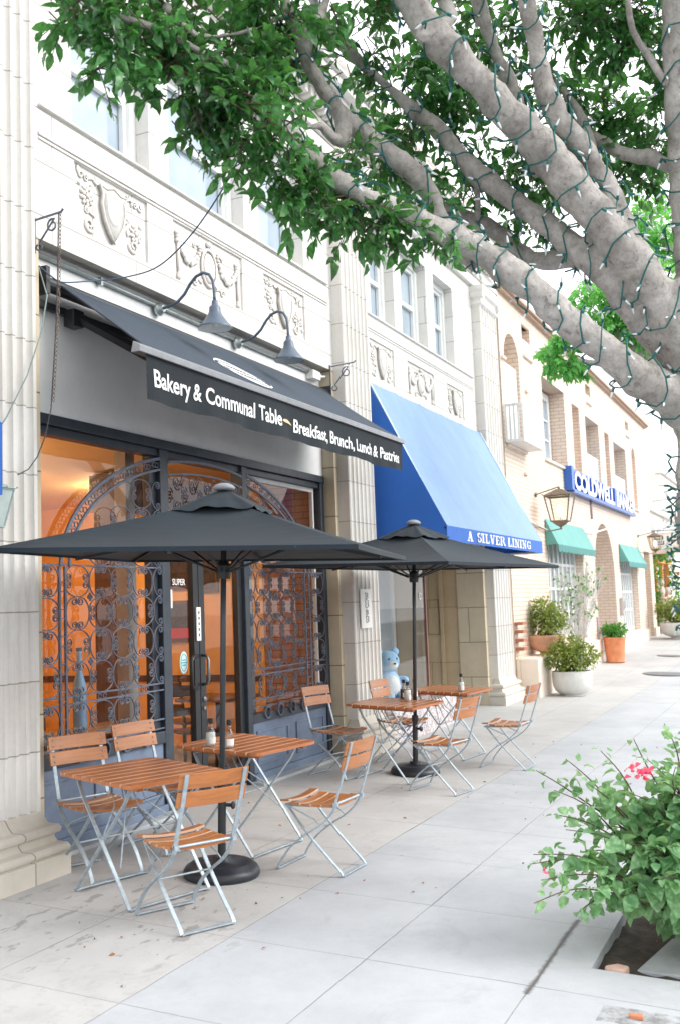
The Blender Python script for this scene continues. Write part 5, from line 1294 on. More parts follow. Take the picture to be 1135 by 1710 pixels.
grid_window(20.14, 23.53, .76, 3.0, 4.92, 8, 4, .09, .06, DARKG)
grid_window(28.54, 31.40, .67, 2.9, 4.92, 8, 4, .09, .06, DARKG)
grid_window(20.5, 22.45, 4.55, 6.2, 5.08, 4, 3, .16, .04)
grid_window(24.85, 26.45, 4.45, 6.05, 5.30, 3, 3, .10, .03)
grid_window(28.66, 30.55, 4.35, 5.92, 5.30, 4, 3, .10, .035)
mb = MB(); mb.add([(24.9, 6.40, 0), (27.65, 6.40, 0), (27.65, 6.40, 3.6), (24.9, 6.40, 3.6)], [(0, 1, 2, 3)]); mb.add([(23.25, 5.29, 4.5), (24.15, 5.29, 4.5), (24.15, 5.29, 6.2), (23.25, 5.29, 6.2)], [(0, 1, 2, 3)]); mb.add([(27.25, 5.29, 4.5), (28.0, 5.29, 4.5), (28.0, 5.29, 6.1), (27.25, 5.29, 6.1)], [(0, 1, 2, 3)])
for (a, b, c, d) in ((17.6, 18.7, 4.5, 6.6), (31.7, 32.5, 4.3, 6.25)): mb.add([(a, 5.04, c), (b, 5.04, c), (b, 5.04, d), (a, 5.04, d)], [(0, 1, 2, 3)])
for (a, b, c, d) in ((19, 19.7, 6.65, 7.05), (25, 25.7, 6.65, 7), (30.8, 31.6, 6.6, 6.95)): mb.add([(a, 4.945, c), (b, 4.945, c), (b, 4.945, d), (a, 4.945, d)], [(0, 1, 2, 3)])
mb.add([(32.9, 6.0, .2), (34.25, 6.0, .2), (34.25, 6.0, 3.1), (32.9, 6.0, 3.1)], [(0, 1, 2, 3)])
mb.build('niche_wall', PEACH, BB)
mb = MB(); mb.box(24.96, 27.59, 4.80, 6.4, -.2, .10); mb.build('entrance_step', PEACH_S, BB)
grid_window(25.25, 26.35, 1.35, 2.9, 6.28, 3, 4, .09, .04); grid_window(26.55, 27.4, .12, 2.3, 6.28, 2, 4, .1, .04)
mb = MB(); mb.box(17.66, 18.62, 4.80, 4.99, 4.51, 6.0); mb.build('niche_shutter', WHITEP, BB)
def balcony(x0, x1, y0, y1, z0, z1, solid=.02):
    mb = MB(); mb.box(x0, x1, y0, y1, z0 - .05, z0); bo = mb.build('balcony', WHITEP, BB, bevel=.005)
    mb = MB(); mb.box(x0, x1, y0, y0 + .035, z1 - .045, z1); mb.box(x0, x0 + .035, y0 + .036, y1, z1 - .045, z1); mb.box(x1 - .035, x1, y0 + .036, y1, z1 - .045, z1)
    n = int((x1 - x0) / .075)
    for k in range(n + 1): x = x0 + (x1 - x0 - .03) * k / n; mb.box(x, x + .03, y0, y0 + .03, z0, z1 - .046)
    k = y0 + .08
    while k < y1 - .03: mb.box(x0, x0 + .03, k, k + .03, z0, z1 - .046); mb.box(x1 - .03, x1, k, k + .03, z0, z1 - .046); k += .075
    mb.build('railing', WHITEP, bo)
balcony(17.40, 18.85, 4.40, 4.74, 4.50, 5.14); balcony(24.82, 26.48, 4.80, 5.2, 4.44, 5.20); balcony(28.64, 30.58, 4.80, 5.2, 4.34, 5.05)
mb = MB(); mb.box(17.36, 19.75, 4.36, 4.679, -.2, .66); mb.build('pedestal_wall', PEACH_S, BB, bevel=.015)
mb = MB()
for z in (.80, .95, 1.10, 1.24): mb.box(17.36, 17.60, 4.60, 4.745, z, z + .05)
mb.build('broken_brick_toothing', simple('raw_red_brick', (.42, .17, .11), .9, .2, 20), BB)
mb = MB(); mb.tube([(24.75, 4.735, 0), (24.75, 4.735, 1.2)], .035, 8); mb.tube([(24.80, 4.73, 3.55), (24.80, 4.73, 4.05)], .03, 8); mb.build('wall_pipe', simple('grey_mauve_pipe', (.33, .27, .30), .5), BB, smooth=True)
mb = MB(); mb.tube([(18.6, 4.735, 3.15), (19.6, 4.70, 3.05), (20.6, 4.70, 2.98), (21.6, 4.71, 3.12), (24.8, 4.735, 3.2), (27.0, 4.735, 3.45)], .02, 6); mb.build('cable_run', PAPER, BB, smooth=True)
t = thing('meter_box', 'small grey wall box beside the second white gridded window', 'box', (28.15, 4.72, 1.2)); mb = MB(); mb.box(28.05, 28.30, 4.66, 4.745, 1.15, 1.62); mb.build('box', simple('grey_box_paint', (.45, .42, .40), .5), t, bevel=.008); mb = MB(); mb.box(28.09, 28.26, 4.65, 4.659, 1.28, 1.52); mb.build('lid', simple('grey_lid_paint', (.30, .28, .27), .5), t)

def green_awning(x0, x1, zt, zb, label):
    t = thing('green_awning', label, 'awning', ((x0 + x1) / 2, 4.7, zb), 'green shop awnings on the brick building')
    mb = MB(); n, m = 24, 8; yf = 4.50
    mb.add([(x0 + (x1 - x0) * i / n, 4.735 + (yf - 4.735) * j / m, zt + (zb + .12 - zt) * j / m - .01 * math.sin(math.pi * j / m)) for j in range(m + 1) for i in range(n + 1)], [(j * (n + 1) + i, j * (n + 1) + i + 1, (j + 1) * (n + 1) + i + 1, (j + 1) * (n + 1) + i) for j in range(m) for i in range(n)])
    mb.build('canopy', GREENF, t, smooth=True)
    for x in (x0, x1): mb = MB(); mb.add([(x, 4.735, zt), (x, yf, zb + .12), (x, 4.735, zb + .12)], [(0, 1, 2)]); mb.build('side_panel', GREENF, t)
    mb = MB(); k = max(6, int((x1 - x0) / .28)); w = (x1 - x0) / k
    for i in range(k):
        a = x0 + i * w; poly = [(a, zb + .12), (a + w, zb + .12), (a + w, zb + .02)] + [(a + w / 2 + w / 2 * math.cos(th), zb + .02 - .055 * math.sin(th)) for th in [math.pi * j / 6 for j in range(1, 6)]] + [(a, zb + .02)]
        mb.prism(poly, yf - .006, yf)
    mb.build('scalloped_valance', fabric_mat('dark_green_valance', (.04, .22, .20), .1), t)
green_awning(20.0, 23.75, 3.26, 2.62, 'green shop awning above the window behind the bare tree, nearer of the two')
green_awning(28.45, 31.75, 3.10, 2.48, 'green shop awning above the farther white gridded window')

SG = thing('channel_letter_sign', 'COLDWELL BANKER sign in white letters with deep blue sides on the brick building', 'sign', (27, 4.7, 4.1))
mbt = shift(text_mb('COLDWELL', 4.95, .40, .05, .04), 22.30, 4.62, 4.07); m2 = shift(text_mb('BANKER', 3.05, .40, .05, .04), 27.6, 4.62, 4.07)
def letters(mb, name):
    o = mb.build(name, [WHITE_INK, SIGNBLUE], SG)
    me = o.data; me.update()
    for p in me.polygons: p.material_index = 0 if abs(p.normal.y) > .8 else 1
letters(mbt, 'lettering'); letters(m2, 'lettering')
mb = MB(); mb.box(22.02, 22.24, 4.57, 4.74, 4.02, 4.54); mb.box(22.24, 30.8, 4.68, 4.74, 4.00, 4.55); mb.box(22.24, 30.8, 4.58, 4.679, 3.98, 4.05); mb.box(27.32, 27.52, 4.57, 4.679, 4.051, 4.52); mb.build('raceway', SIGNBLUE, SG)
lantern(19.35, 4.28, 2.98, 3.78, 19.35, 4.74, 'lit glass lantern on the brick wall by the first green awning', True)
lantern(31.95, 4.25, 2.92, 3.55, 31.95, 4.74, 'lit glass lantern farther along, past the second green awning', True)

# ================================================================== BUILDINGS AT THE FAR END
FB = thing('white_building', 'pale white building at the far end of the pavement, beyond the brick one', 'building', (41, 6, .5))
mb = MB(); mb.box(35.1, 47.5, 4.95, 12, -.3, 4.55); mb.box(39.5, 47.5, 4.90, 12, 4.55, 6.2); mb.build('wall', CREAM, FB)
mb = MB(); mb.box(35.05, 47.6, 4.82, 5.1, 4.56, 4.68); mb.box(39.4, 47.6, 4.80, 5.1, 6.21, 6.32); mb.build('cornice', TERRA_S, FB)
for x in (36.4, 37.9, 41.5, 44.0):
    zb = 3.4 if x < 39 else 4.9
    mb = MB(); mb.box(x, x + .9, 4.85, 4.945 if x < 39 else 4.895, zb, zb + .75); wf = mb.build('window', WHITEP, FB); mb = MB(); mb.box(x + .08, x + .82, 4.835, 4.849, zb + .08, zb + .67); mb.build('pane', GLASS_UP, wf)
mb = MB(); mb.add([(36.0, 4.93, .35), (39.3, 4.93, .35), (39.3, 4.93, 2.6), (36.0, 4.93, 2.6)], [(0, 1, 2, 3)]); mb.build('shop_pane', simple('dark_far_glass', (.10, .12, .14), .15, .3, 2), FB)
mb = MB()
for x in (35.95, 37.55, 39.2): mb.box(x, x + .12, 4.80, 4.945, .3, 2.75)
mb.box(35.8, 39.5, 4.70, 4.945, 2.751, 2.95); mb.build('orange_shopfront_frame', ORANGEF, FB)
mb = MB(); mb.box(36.9, 37.25, 4.88, 4.929, .4, 2.6); mb.build('curtain', PAPER, FB)
for k, (x, z, lb) in enumerate(((37.0, 4.95, 'left floodlight on a thin arm on the white building roof edge'), (39.6, 4.7, 'right floodlight on a thin arm on the white building roof edge'))):
    t = thing('floodlight', lb, 'lamp', (x, 4.9, z), 'floodlights on the white building')
    mb = MB(); mb.tube([(x, 4.9, z - .3), (x, 4.9, z), (x, 4.2, z + .05)], .02, 6); mb.build('arm', GALV, t)
    mb = MB(); mb.box(x - .09, x + .09, 4.0, 4.2, z, z + .12); mb.build('head', GALV, t, bevel=.01)
t = thing('hanging_sign', 'white projecting sign with black pictures and a green band, past the second lantern', 'sign', (35.3, 4.95, 3.7))
mb = MB(); mb.box(35.28, 35.38, 3.72, 4.80, 3.02, 3.72); hb = mb.build('board', simple('peach_board', (.78, .62, .50), .6), t, bevel=.01)
mb = MB(); mb.box(35.262, 35.2795, 3.78, 4.74, 3.26, 3.66); mb.build('white_panel', PAPER, hb)
mb = MB()
for (a, b, c, d) in ((4.42, 4.70, 3.50, 3.53), (4.42, 4.70, 3.59, 3.62), (4.42, 4.45, 3.531, 3.589), (4.67, 4.70, 3.531, 3.589), (4.40, 4.66, 3.32, 3.35), (4.40, 4.43, 3.351, 3.45), (4.46, 4.60, 3.40, 3.43), (3.90, 3.98, 3.3, 3.6), (4.03, 4.22, 3.42, 3.47), (4.12, 4.17, 3.34, 3.419), (4.0, 4.10, 3.52, 3.60), (4.24, 4.30, 3.36, 3.60)): mb.box(35.25, 35.2615, a, b, c, d)
mb.build('black_picture', PRINT, hb)
mb = MB(); mb.box(35.262, 35.2795, 3.80, 4.72, 3.17, 3.20); mb.build('green_band', simple('green_print', (.12, .42, .10), .6), hb)
mb = MB(); mb.tube([(35.33, 4.94, 3.80), (35.33, 3.75, 3.80)], .02, 6); mb.tube([(35.33, 4.6, 3.80), (35.33, 4.6, 3.72)], .01, 5); mb.tube([(35.33, 3.9, 3.80), (35.33, 3.9, 3.72)], .01, 5); mb.tube([(35.33, 4.94, 4.4), (35.33, 3.9, 3.81)], .008, 5); mb.build('bracket', IRON, t)
for i, (x, y, h, lb) in enumerate(((35.6, 4.62, 1.75, 'pale stone bust on a plinth by the orange framed shop window, taller one'), (36.2, 4.5, 1.45, 'smaller pale stone bust beside the taller bust at the far shop'))):
    z0 = gz(x, y); t = thing('stone_bust', lb, 'statue', (x, y, z0)); m = simple('pale_pink_stone', (.66, .52, .45), .8, .15, 12)
    M = Matrix.Translation((x, y, z0))
    mb = MB(); mb.lathe([(.18, 0), (.18, .06), (.13, .1), (.12, h - .62), (.16, h - .58), (.16, h - .54)], 14, M); mb.build('plinth', m, t)
    mb = MB(); mb.ball((0, 0, h - .36), .17, .11, .19, 12, 9, M); mb.tube([M @ Vector((0, 0, h - .25)), M @ Vector((0, 0, h - .12))], .05, 10); mb.ball((0, 0, h - .06), .085, .10, .12, 12, 9, M); mb.ball((-.09, -.01, h - .06), .02, .025, .03, 8, 6, M); mb.ball((0, .02, h - .0), .09, .10, .085, 12, 8, M); mb.build('figure', m, t, smooth=True)

# ================================================================== FOLIAGE
def leaves(name, pos, axis, length, width, mat, parent=None, droop=.25, fold=.18, seed=0, broad=.42, bz=.14, bw=.30):
    """one mesh of pointed leaves: pos at the stalk, axis towards the tip"""
    q = np.random.default_rng(seed); N = len(pos); pos = np.asarray(pos, float); ax = np.asarray(axis, float)
    ax /= np.linalg.norm(ax, axis=1, keepdims=True) + 1e-9
    rv = q.normal(size=(N, 3)) * .55 + np.array([0, 0, 1.]); side = np.cross(ax, rv); side /= np.linalg.norm(side, axis=1, keepdims=True) + 1e-9
    nor = np.cross(side, ax); L = np.asarray(length, float)[:, None]; Wd = np.asarray(width, float)[:, None]
    droop = droop * (.1 + 1.8 * q.random((N, 1))); fold = fold * (.3 + 1.6 * q.random((N, 1)))
    base = pos; mid = pos + ax * L * broad + nor * L * .04; tip = pos + ax * L - nor * L * droop
    m2 = pos + ax * L * .75 - nor * L * droop * .35
    l1 = pos + ax * L * broad + side * Wd * .5 + nor * Wd * fold; r1 = pos + ax * L * broad - side * Wd * .5 + nor * Wd * fold
    l2 = pos + ax * L * .76 + side * Wd * .33 + nor * (Wd * fold * .5 - L * droop * .3); r2 = pos + ax * L * .76 - side * Wd * .33 + nor * (Wd * fold * .5 - L * droop * .3)
    l0 = pos + ax * L * bz + side * Wd * bw; r0 = pos + ax * L * bz - side * Wd * bw
    V = np.stack([base, mid, m2, tip, l0, l1, l2, r0, r1, r2], 1).reshape(-1, 3)
    F = [(0, 1, 5, 4), (1, 2, 6, 5), (2, 3, 6), (0, 7, 8, 1), (1, 8, 9, 2), (2, 9, 3)]
    cnt = np.tile([len(f) for f in F], N); idx = (np.concatenate([np.array(f) for f in F])[None] + 10 * np.arange(N)[:, None]).ravel()
    me = bpy.data.meshes.new(name); me.vertices.add(len(V)); me.vertices.foreach_set('co', V.ravel())
    me.loops.add(len(idx)); me.loops.foreach_set('vertex_index', idx.astype(np.int32)); me.polygons.add(len(cnt))
    st = np.concatenate([[0], np.cumsum(cnt)[:-1]]); me.polygons.foreach_set('loop_start', st.astype(np.int32)); me.polygons.foreach_set('loop_total', cnt.astype(np.int32))
    me.polygons.foreach_set('use_smooth', np.ones(len(cnt), bool)); me.update(calc_edges=True); me.materials.append(mat)
    o = bpy.data.objects.new(name, me); COL.objects.link(o)
    if parent: attach(o, parent)
    return o

def ball_leaves(name, clumps, n_per, L, mat, parent, seed, wr=.5, shell=.55, **kw):
    q = np.random.default_rng(seed); P = []; A = []
    for (cx, cy, cz, rx, ry, rz) in clumps:
        n = int(n_per * (rx * ry * rz) ** (2 / 3) / .05)
        d = q.normal(size=(n, 3)); d /= np.linalg.norm(d, axis=1, keepdims=True); r = shell + (1 - shell) * q.random((n, 1)) ** .7
        r *= 1 + .22 * np.sin(d[:, :1] * 7 + cx * 3) * np.cos(d[:, 1:2] * 6 + cy) + .12 * np.sin(d[:, 2:3] * 9)
        P.append(np.array([cx, cy, cz]) + d * r * np.array([rx, ry, rz])); A.append(d + q.normal(size=(n, 3)) * .6 + np.array([0, 0, .15]))
    P = np.concatenate(P); A = np.concatenate(A); Ls = L * (.65 + .7 * q.random(len(P)))
    return leaves(name, P, A, Ls, Ls * wr, mat, parent, seed=seed, **kw)

def planter(name, x, y, label, cat, prof, matp, clumps, leafm, n_per, L, seed, z=None, rim=None, stems=True):
    z0 = gz(x, y) if z is None else z
    t = thing(name, label, cat, (x, y, z0)); M = Matrix.Translation((x, y, z0))
    mb = MB(); mb.lathe(prof, 32, M); mb.build('pot', matp, t, smooth=True).data.set_sharp_from_angle(angle=R(40))
    zt = max(p[1] for p in prof); rt = max(p[0] for p in prof)
    mb = MB(); mb.lathe([(rt * .86, zt - .05), (0.01, zt - .02)], 20, M); mb.build('potting_soil', SOIL, t)
    mb = MB(); q = random.Random(seed)
    for k in range(14):
        a = q.uniform(0, 6.28); c = q.choice(clumps)
        mb.tube([(x + rt * .3 * math.cos(a), y + rt * .3 * math.sin(a), z0 + zt - .03), (x + c[0] * .6 + q.uniform(-.1, .1), y + c[1] * .6 + q.uniform(-.1, .1), z0 + c[2] + q.uniform(-.1, .1))], [.012, .006], 5)
    mb.build('stem', STEM, t)
    ball_leaves('foliage', [(x + c[0], y + c[1], z0 + c[2], c[3], c[4], c[5]) for c in clumps], n_per, L, leafm, t, seed, .55)
    return t
bowl = [(.20, 0), (.20, .03), (.23, .035), (.30, .09), (.335, .17), (.345, .30), (.345, .42), (.325, .43), (.31, .42), (.30, .38)]
planter('potted_bush', 18.05, 3.95, 'round jade bush in a white concrete bowl planter by the brick wall', 'planter', bowl, POTW, [(0, 0, .62, .40, .40, .22), (-.12, .16, .66, .30, .30, .22), (.1, -.18, .68, .30, .30, .20), (0, .02, .84, .26, .26, .22)], BUSHL, 460, .055, 21)
urn = [(.10, 0), (.13, .02), (.09, .06), (.12, .09), (.24, .14), (.33, .24), (.345, .33), (.37, .36), (.37, .40), (.34, .40), (.32, .36)]
planter('urn_bush', 18.55, 4.50, 'round jade bush in a peach ribbed urn on the low wall of the brick building', 'planter', urn, URNM, [(0, 0, .62, .36, .34, .26), (-.05, 0, .85, .28, .28, .20), (.1, -.1, .66, .3, .3, .2)], BUSHL, 460, .055, 22, z=.62)
op = [(.20, 0), (.225, .02), (.215, .05), (.225, .22), (.245, .42), (.255, .54), (.272, .55), (.272, .60), (.25, .60), (.24, .55)]
planter('orange_pot_bush', 24.95, 4.40, 'bright green bush in a tall orange terracotta pot beside the arched entrance', 'planter', op, POTO, [(0, 0, .70, .28, .28, .13), (-.06, .10, .77, .22, .22, .12), (.10, -.08, .78, .20, .20, .12)], GREENL, 520, .06, 23)
planter('bowl_planter_bush', 33.2, 3.88, 'leafy bush in a white bowl planter far along the pavement', 'planter', [(.22, 0), (.22, .05), (.42, .13), (.54, .30), (.57, .50), (.54, .51), (.50, .45)], POTW, [(0, 0, .80, .58, .58, .30), (-.1, .22, .95, .4, .4, .26), (.1, -.22, .92, .4, .4, .26)], BUSHL, 200, .09, 24)
t = thing('climbing_vine', 'green flowering vine climbing around the orange shop window frame at the far end', 'vine', (36.5, 4.8, .4))
ball_leaves('foliage', [(35.6, 4.75, .9, .2, .15, .6), (35.55, 4.75, 2.0, .2, .15, .7), (36.2, 4.7, 3.05, .7, .2, .22), (38.0, 4.7, 3.05, .9, .2, .2), (39.4, 4.7, 1.8, .25, .2, .9), (35.9, 4.7, 3.4, .3, .15, .25)], 130, .12, GREENL, t, 31, .6)
mb = MB(); mb.tube([(35.6, 4.85, .4), (35.55, 4.83, 1.6), (35.62, 4.84, 2.9), (36.5, 4.82, 3.1), (39.3, 4.82, 3.05)], .025, 6); mb.tube([(39.45, 4.85, .45), (39.4, 4.84, 2.9)], .025, 6); mb.build('stem', STEM, t)
ball_leaves('flower', [(36.4, 4.6, 3.15, .5, .15, .2), (39.3, 4.6, 2.2, .2, .15, .5)], 20, .10, leaf_mat('rust_flower', (.35, .08, .05), (.70, .25, .10), .2, .6), t, 32, .8)

# bare little tree against the window
t = thing('bare_tree', 'pale bare branched little tree with few leaves before the first shop window', 'tree', (20.6, 4.35, .05))
q = random.Random(12); mb = MB(); tips = []
def grow(p, d, r, depth):
    n = 4; pts = [p]; L = q.uniform(.32, .5) * (1 - .10 * depth)
    for k in range(n):
        d = (d + Vector((q.uniform(-.25, .25), q.uniform(-.14, .14), q.uniform(-.03, .2)))).normalized(); pts.append(pts[-1] + d * L / n * 1.3)
    mb.tube(pts, [r * (1 - .32 * k / n) for k in range(n + 1)], 5, caps=False)
    if depth > 2: tips.extend(pts[1:])
    if depth < 5:
        for k in range(2 if depth else 3):
            nd = (d + Vector((q.uniform(-.8, .8), q.uniform(-.28, .18), q.uniform(-.2, .55)))).normalized(); grow(pts[-1 - (k == 2)], nd, r * .66, depth + 1)
for dx in (-.12, 0, .1, .18): grow(Vector((20.6 + dx, 4.35, gz(20.6, 4.35) - .05)), Vector((dx * 1.2, -.02, 1)), .042, 0)
mb.build('trunk', PALESTEM, t)
tp = [p for p in tips if q.random() < .10]; leaves('foliage', [tuple(p) for p in tp for _ in range(2)], [(q.gauss(0, 1), q.gauss(0, 1), q.gauss(-.2, .6)) for p in tp for _ in range(2)], [.085] * 2 * len(tp), [.05] * 2 * len(tp), GREENL, t, seed=4)

# ------------------------------------------------------------------ fig trees
LIMBS=[
[(6.236,0.553,1.990,0.215),(6.140,0.535,2.468,0.200),(6.053,0.530,2.802,0.200),(5.964,0.532,3.131,0.190),(5.849,0.596,3.423,0.150)],
[(5.971,0.539,3.030,0.177),(5.800,0.677,3.320,0.158),(5.615,0.825,3.600,0.153),(5.392,1.009,3.871,0.144),(5.118,1.188,4.122,0.135),(4.855,1.359,4.313,0.126),(4.657,1.506,4.503,0.112),(4.468,1.631,4.710,0.098),(4.281,1.749,4.929,0.084),(4.077,1.895,5.181,0.051),(3.882,2.038,5.364,0.019)],
[(6.127,0.534,2.605,0.146),(5.877,0.672,2.806,0.146),(5.682,0.831,2.915,0.138),(5.442,1.063,3.139,0.120),(5.207,1.286,3.361,0.107),(4.993,1.476,3.510,0.099),(4.727,1.671,3.610,0.090),(4.474,1.887,3.708,0.079),(4.317,2.036,3.824,0.069),(4.213,2.156,3.970,0.055),(4.128,2.271,4.072,0.039),(4.054,2.407,4.179,0.024),(3.935,2.532,4.245,0.015)],
[(5.982,0.639,3.011,0.110),(5.829,0.800,3.243,0.110),(5.675,0.956,3.505,0.110),(5.561,1.154,3.731,0.100),(5.389,1.372,3.895,0.080),(5.247,1.528,4.040,0.070),(5.118,1.648,4.221,0.063),(4.994,1.770,4.342,0.060),(4.872,1.889,4.465,0.055),(4.743,2.019,4.598,0.050),(4.678,2.123,4.761,0.045),(4.583,2.175,4.924,0.040),(4.490,2.207,5.145,0.018)],
[(5.802,0.705,3.394,0.110),(5.682,0.783,3.681,0.095),(5.536,0.906,4.008,0.088),(5.349,1.029,4.205,0.080),(5.243,1.102,4.368,0.078),(5.105,1.118,4.566,0.075),(5.019,1.130,4.820,0.070),(4.878,1.134,5.098,0.060),(4.741,1.127,5.393,0.038),(4.597,1.150,5.616,0.015)],
[(5.359,1.175,3.989,0.080),(5.348,1.256,4.276,0.068),(5.288,1.326,4.542,0.062),(5.193,1.374,4.715,0.058),(5.106,1.406,4.883,0.052),(5.024,1.421,5.080,0.045),(4.930,1.442,5.368,0.018)],
[(5.931,0.745,3.577,0.050),(5.927,0.907,3.966,0.048),(5.901,1.001,4.341,0.045),(5.839,1.079,4.591,0.042),(5.786,1.166,4.718,0.035),(5.738,1.234,4.880,0.030)],
[(5.155,1.495,3.465,0.085),(5.039,1.632,3.652,0.085),(4.967,1.698,3.854,0.080),(4.866,1.773,3.964,0.077),(4.731,1.915,4.099,0.072),(4.577,1.997,4.156,0.066),(4.443,2.031,4.231,0.060),(4.309,2.061,4.331,0.056),(4.201,2.035,4.423,0.052),(4.119,2.070,4.525,0.050),(4.048,2.075,4.652,0.045),(3.965,2.086,4.874,0.018)],
[(4.578,1.998,4.140,0.055),(4.531,2.004,4.027,0.050),(4.460,2.037,4.036,0.042),(4.394,2.054,4.065,0.036),(4.326,2.091,4.026,0.030),(4.254,2.126,4.031,0.020)],
[(4.200,2.034,4.437,0.040),(4.268,1.983,4.535,0.045),(4.328,1.941,4.679,0.045),(4.349,1.844,4.910,0.018)],
[(5.966,0.901,3.616,0.070),(5.895,1.162,3.671,0.075),(5.846,1.382,3.696,0.070),(5.770,1.518,3.833,0.065),(5.657,1.627,3.902,0.055),(5.477,1.768,3.948,0.040),(5.315,1.872,3.983,0.025)],
[(5.653,1.637,3.902,0.022),(5.457,1.574,3.937,0.022),(5.306,1.533,3.978,0.022)],
[(6.030,0.505,3.142,0.150),(5.983,0.501,3.619,0.140),(5.892,0.492,4.008,0.125),(5.804,0.479,4.390,0.110),(5.673,0.462,4.671,0.105),(5.538,0.440,5.005,0.095),(5.400,0.422,5.357,0.070),(5.255,0.421,5.694,0.042),(5.114,0.430,5.955,0.015)],
[(5.792,0.490,4.457,0.030),(5.705,0.546,4.518,0.030),(5.606,0.614,4.644,0.028),(5.463,0.667,4.723,0.026),(5.335,0.667,4.891,0.022)],
[(5.939,0.500,4.063,0.060),(5.962,0.660,4.197,0.055),(5.986,0.828,4.281,0.050),(6.021,0.967,4.401,0.045),(6.049,1.106,4.579,0.035)],
[(4.528,1.556,4.457,0.050),(4.767,1.473,4.654,0.060),(4.807,1.572,4.901,0.055),(4.748,1.637,5.184,0.020)],
[(3.941,2.177,4.154,0.020),(3.773,2.298,4.176,0.016),(3.594,2.432,4.249,0.013),(3.434,2.538,4.250,0.010)],
[(4.120,2.071,4.511,0.035),(3.928,2.163,4.347,0.025),(3.744,2.340,4.272,0.020),(3.598,2.400,4.353,0.014)]]
CLUMPS=[(3.359,2.705,4.231,0.130,0.104,22),
(3.534,2.584,4.149,0.186,0.159,45),
(3.510,2.665,4.020,0.101,0.069,12),
(3.390,2.631,4.267,0.156,0.078,18),
(3.696,2.437,4.304,0.217,0.163,50),
(3.724,2.430,4.060,0.203,0.163,50),
(3.932,2.298,4.240,0.196,0.210,50),
(3.965,2.295,3.933,0.210,0.168,48),
(3.815,2.398,3.859,0.123,0.082,16),
(4.032,2.154,4.458,0.198,0.127,34),
(4.055,2.179,4.120,0.141,0.170,34),
(3.996,2.271,3.737,0.118,0.073,14),
(4.154,2.166,3.745,0.157,0.114,30),
(4.332,2.052,3.606,0.175,0.131,36),
(4.214,2.187,3.608,0.130,0.072,14),
(4.501,1.939,3.535,0.193,0.113,38),
(4.683,1.788,3.518,0.182,0.109,34),
(4.869,1.631,3.484,0.155,0.074,18),
(4.401,1.979,3.798,0.118,0.088,12),
(4.600,1.834,4.669,0.184,0.107,14),
(4.673,1.937,4.573,0.140,0.140,12),
(4.633,2.064,4.391,0.094,0.140,7),
(4.317,2.010,4.476,0.133,0.147,22),
(4.280,2.130,4.304,0.103,0.147,22),
(4.162,2.131,4.369,0.144,0.173,26),
(4.836,1.839,4.495,0.127,0.143,14),
(5.192,1.806,4.411,0.235,0.201,50),
(5.232,1.689,4.540,0.185,0.168,40),
(5.293,1.595,4.369,0.151,0.151,26),
(4.914,1.992,4.132,0.146,0.113,18),
(5.063,1.891,4.204,0.148,0.115,22),
(4.966,1.915,3.967,0.146,0.097,18),
(4.786,2.044,4.059,0.095,0.080,8),
(4.673,2.107,3.801,0.109,0.069,10),
(5.618,1.681,4.052,0.177,0.106,22),
(5.685,1.513,4.151,0.194,0.177,30),
(5.616,1.631,4.297,0.141,0.106,12),
(5.315,1.872,3.983,0.154,0.096,16),
(5.857,1.426,3.936,0.180,0.101,18),
(5.935,1.529,3.794,0.183,0.058,12),
(6.022,1.325,3.859,0.146,0.066,8),
(5.642,1.419,4.994,0.141,0.247,40),
(5.612,1.530,4.787,0.141,0.212,34),
(5.696,1.381,4.639,0.159,0.177,34),
(5.982,1.331,4.224,0.219,0.219,44),
(6.149,1.177,4.368,0.223,0.186,44),
(6.240,0.972,4.397,0.223,0.186,44),
(6.175,0.844,4.531,0.183,0.164,34),
(6.108,0.971,4.610,0.201,0.146,26),
(6.357,0.745,4.276,0.167,0.167,36),
(6.317,0.854,4.170,0.186,0.111,26),
(5.723,1.017,4.923,0.209,0.139,34),
(5.789,0.852,5.020,0.209,0.139,40),
(5.780,0.654,4.921,0.205,0.171,46),
(5.820,0.605,4.749,0.154,0.171,36),
(5.833,0.804,4.810,0.156,0.122,26),
(5.768,1.123,5.087,0.141,0.141,18),
(5.973,0.578,4.453,0.139,0.139,22),
(6.082,0.619,4.290,0.124,0.141,18),
(6.039,1.096,4.724,0.164,0.146,18),
(5.853,1.276,4.647,0.126,0.144,16),
(5.339,1.619,4.893,0.137,0.171,22),
(5.173,1.786,4.679,0.118,0.134,18),
(5.934,1.379,4.481,0.146,0.146,18),
(5.977,0.970,4.814,0.144,0.101,8),
(4.710,1.808,4.786,0.172,0.078,10),
(5.264,1.518,5.003,0.134,0.101,16),
(3.872,2.147,3.886,0.122,0.095,22),
(3.956,2.103,3.811,0.110,0.077,16),
(3.799,2.289,3.959,0.108,0.081,16),
(3.364,2.639,4.487,0.259,0.130,30),
(3.688,2.390,4.599,0.298,0.163,40),
(4.024,2.108,4.738,0.311,0.170,40),
(4.376,1.793,4.878,0.353,0.177,36),
(4.849,1.448,5.051,0.375,0.187,40),
(5.318,1.111,5.225,0.396,0.198,44),
(5.540,0.633,5.205,0.396,0.231,50),
(5.957,0.242,5.041,0.307,0.307,50),
(6.241,0.238,4.451,0.283,0.318,50),
(5.994,0.050,5.544,0.410,0.342,40),
(4.909,1.000,5.398,0.613,0.276,60),
(4.174,1.692,5.144,0.566,0.254,50),
(6.255,-0.112,4.806,0.382,0.382,40),
(3.894,2.013,5.363,0.360,0.194,45),
(4.199,1.565,5.478,0.339,0.226,45),
(4.597,1.150,5.616,0.383,0.236,55),
(5.116,0.433,5.925,0.429,0.276,60),
(4.849,0.774,5.918,0.361,0.240,45),
(5.482,0.155,5.758,0.350,0.286,45)]

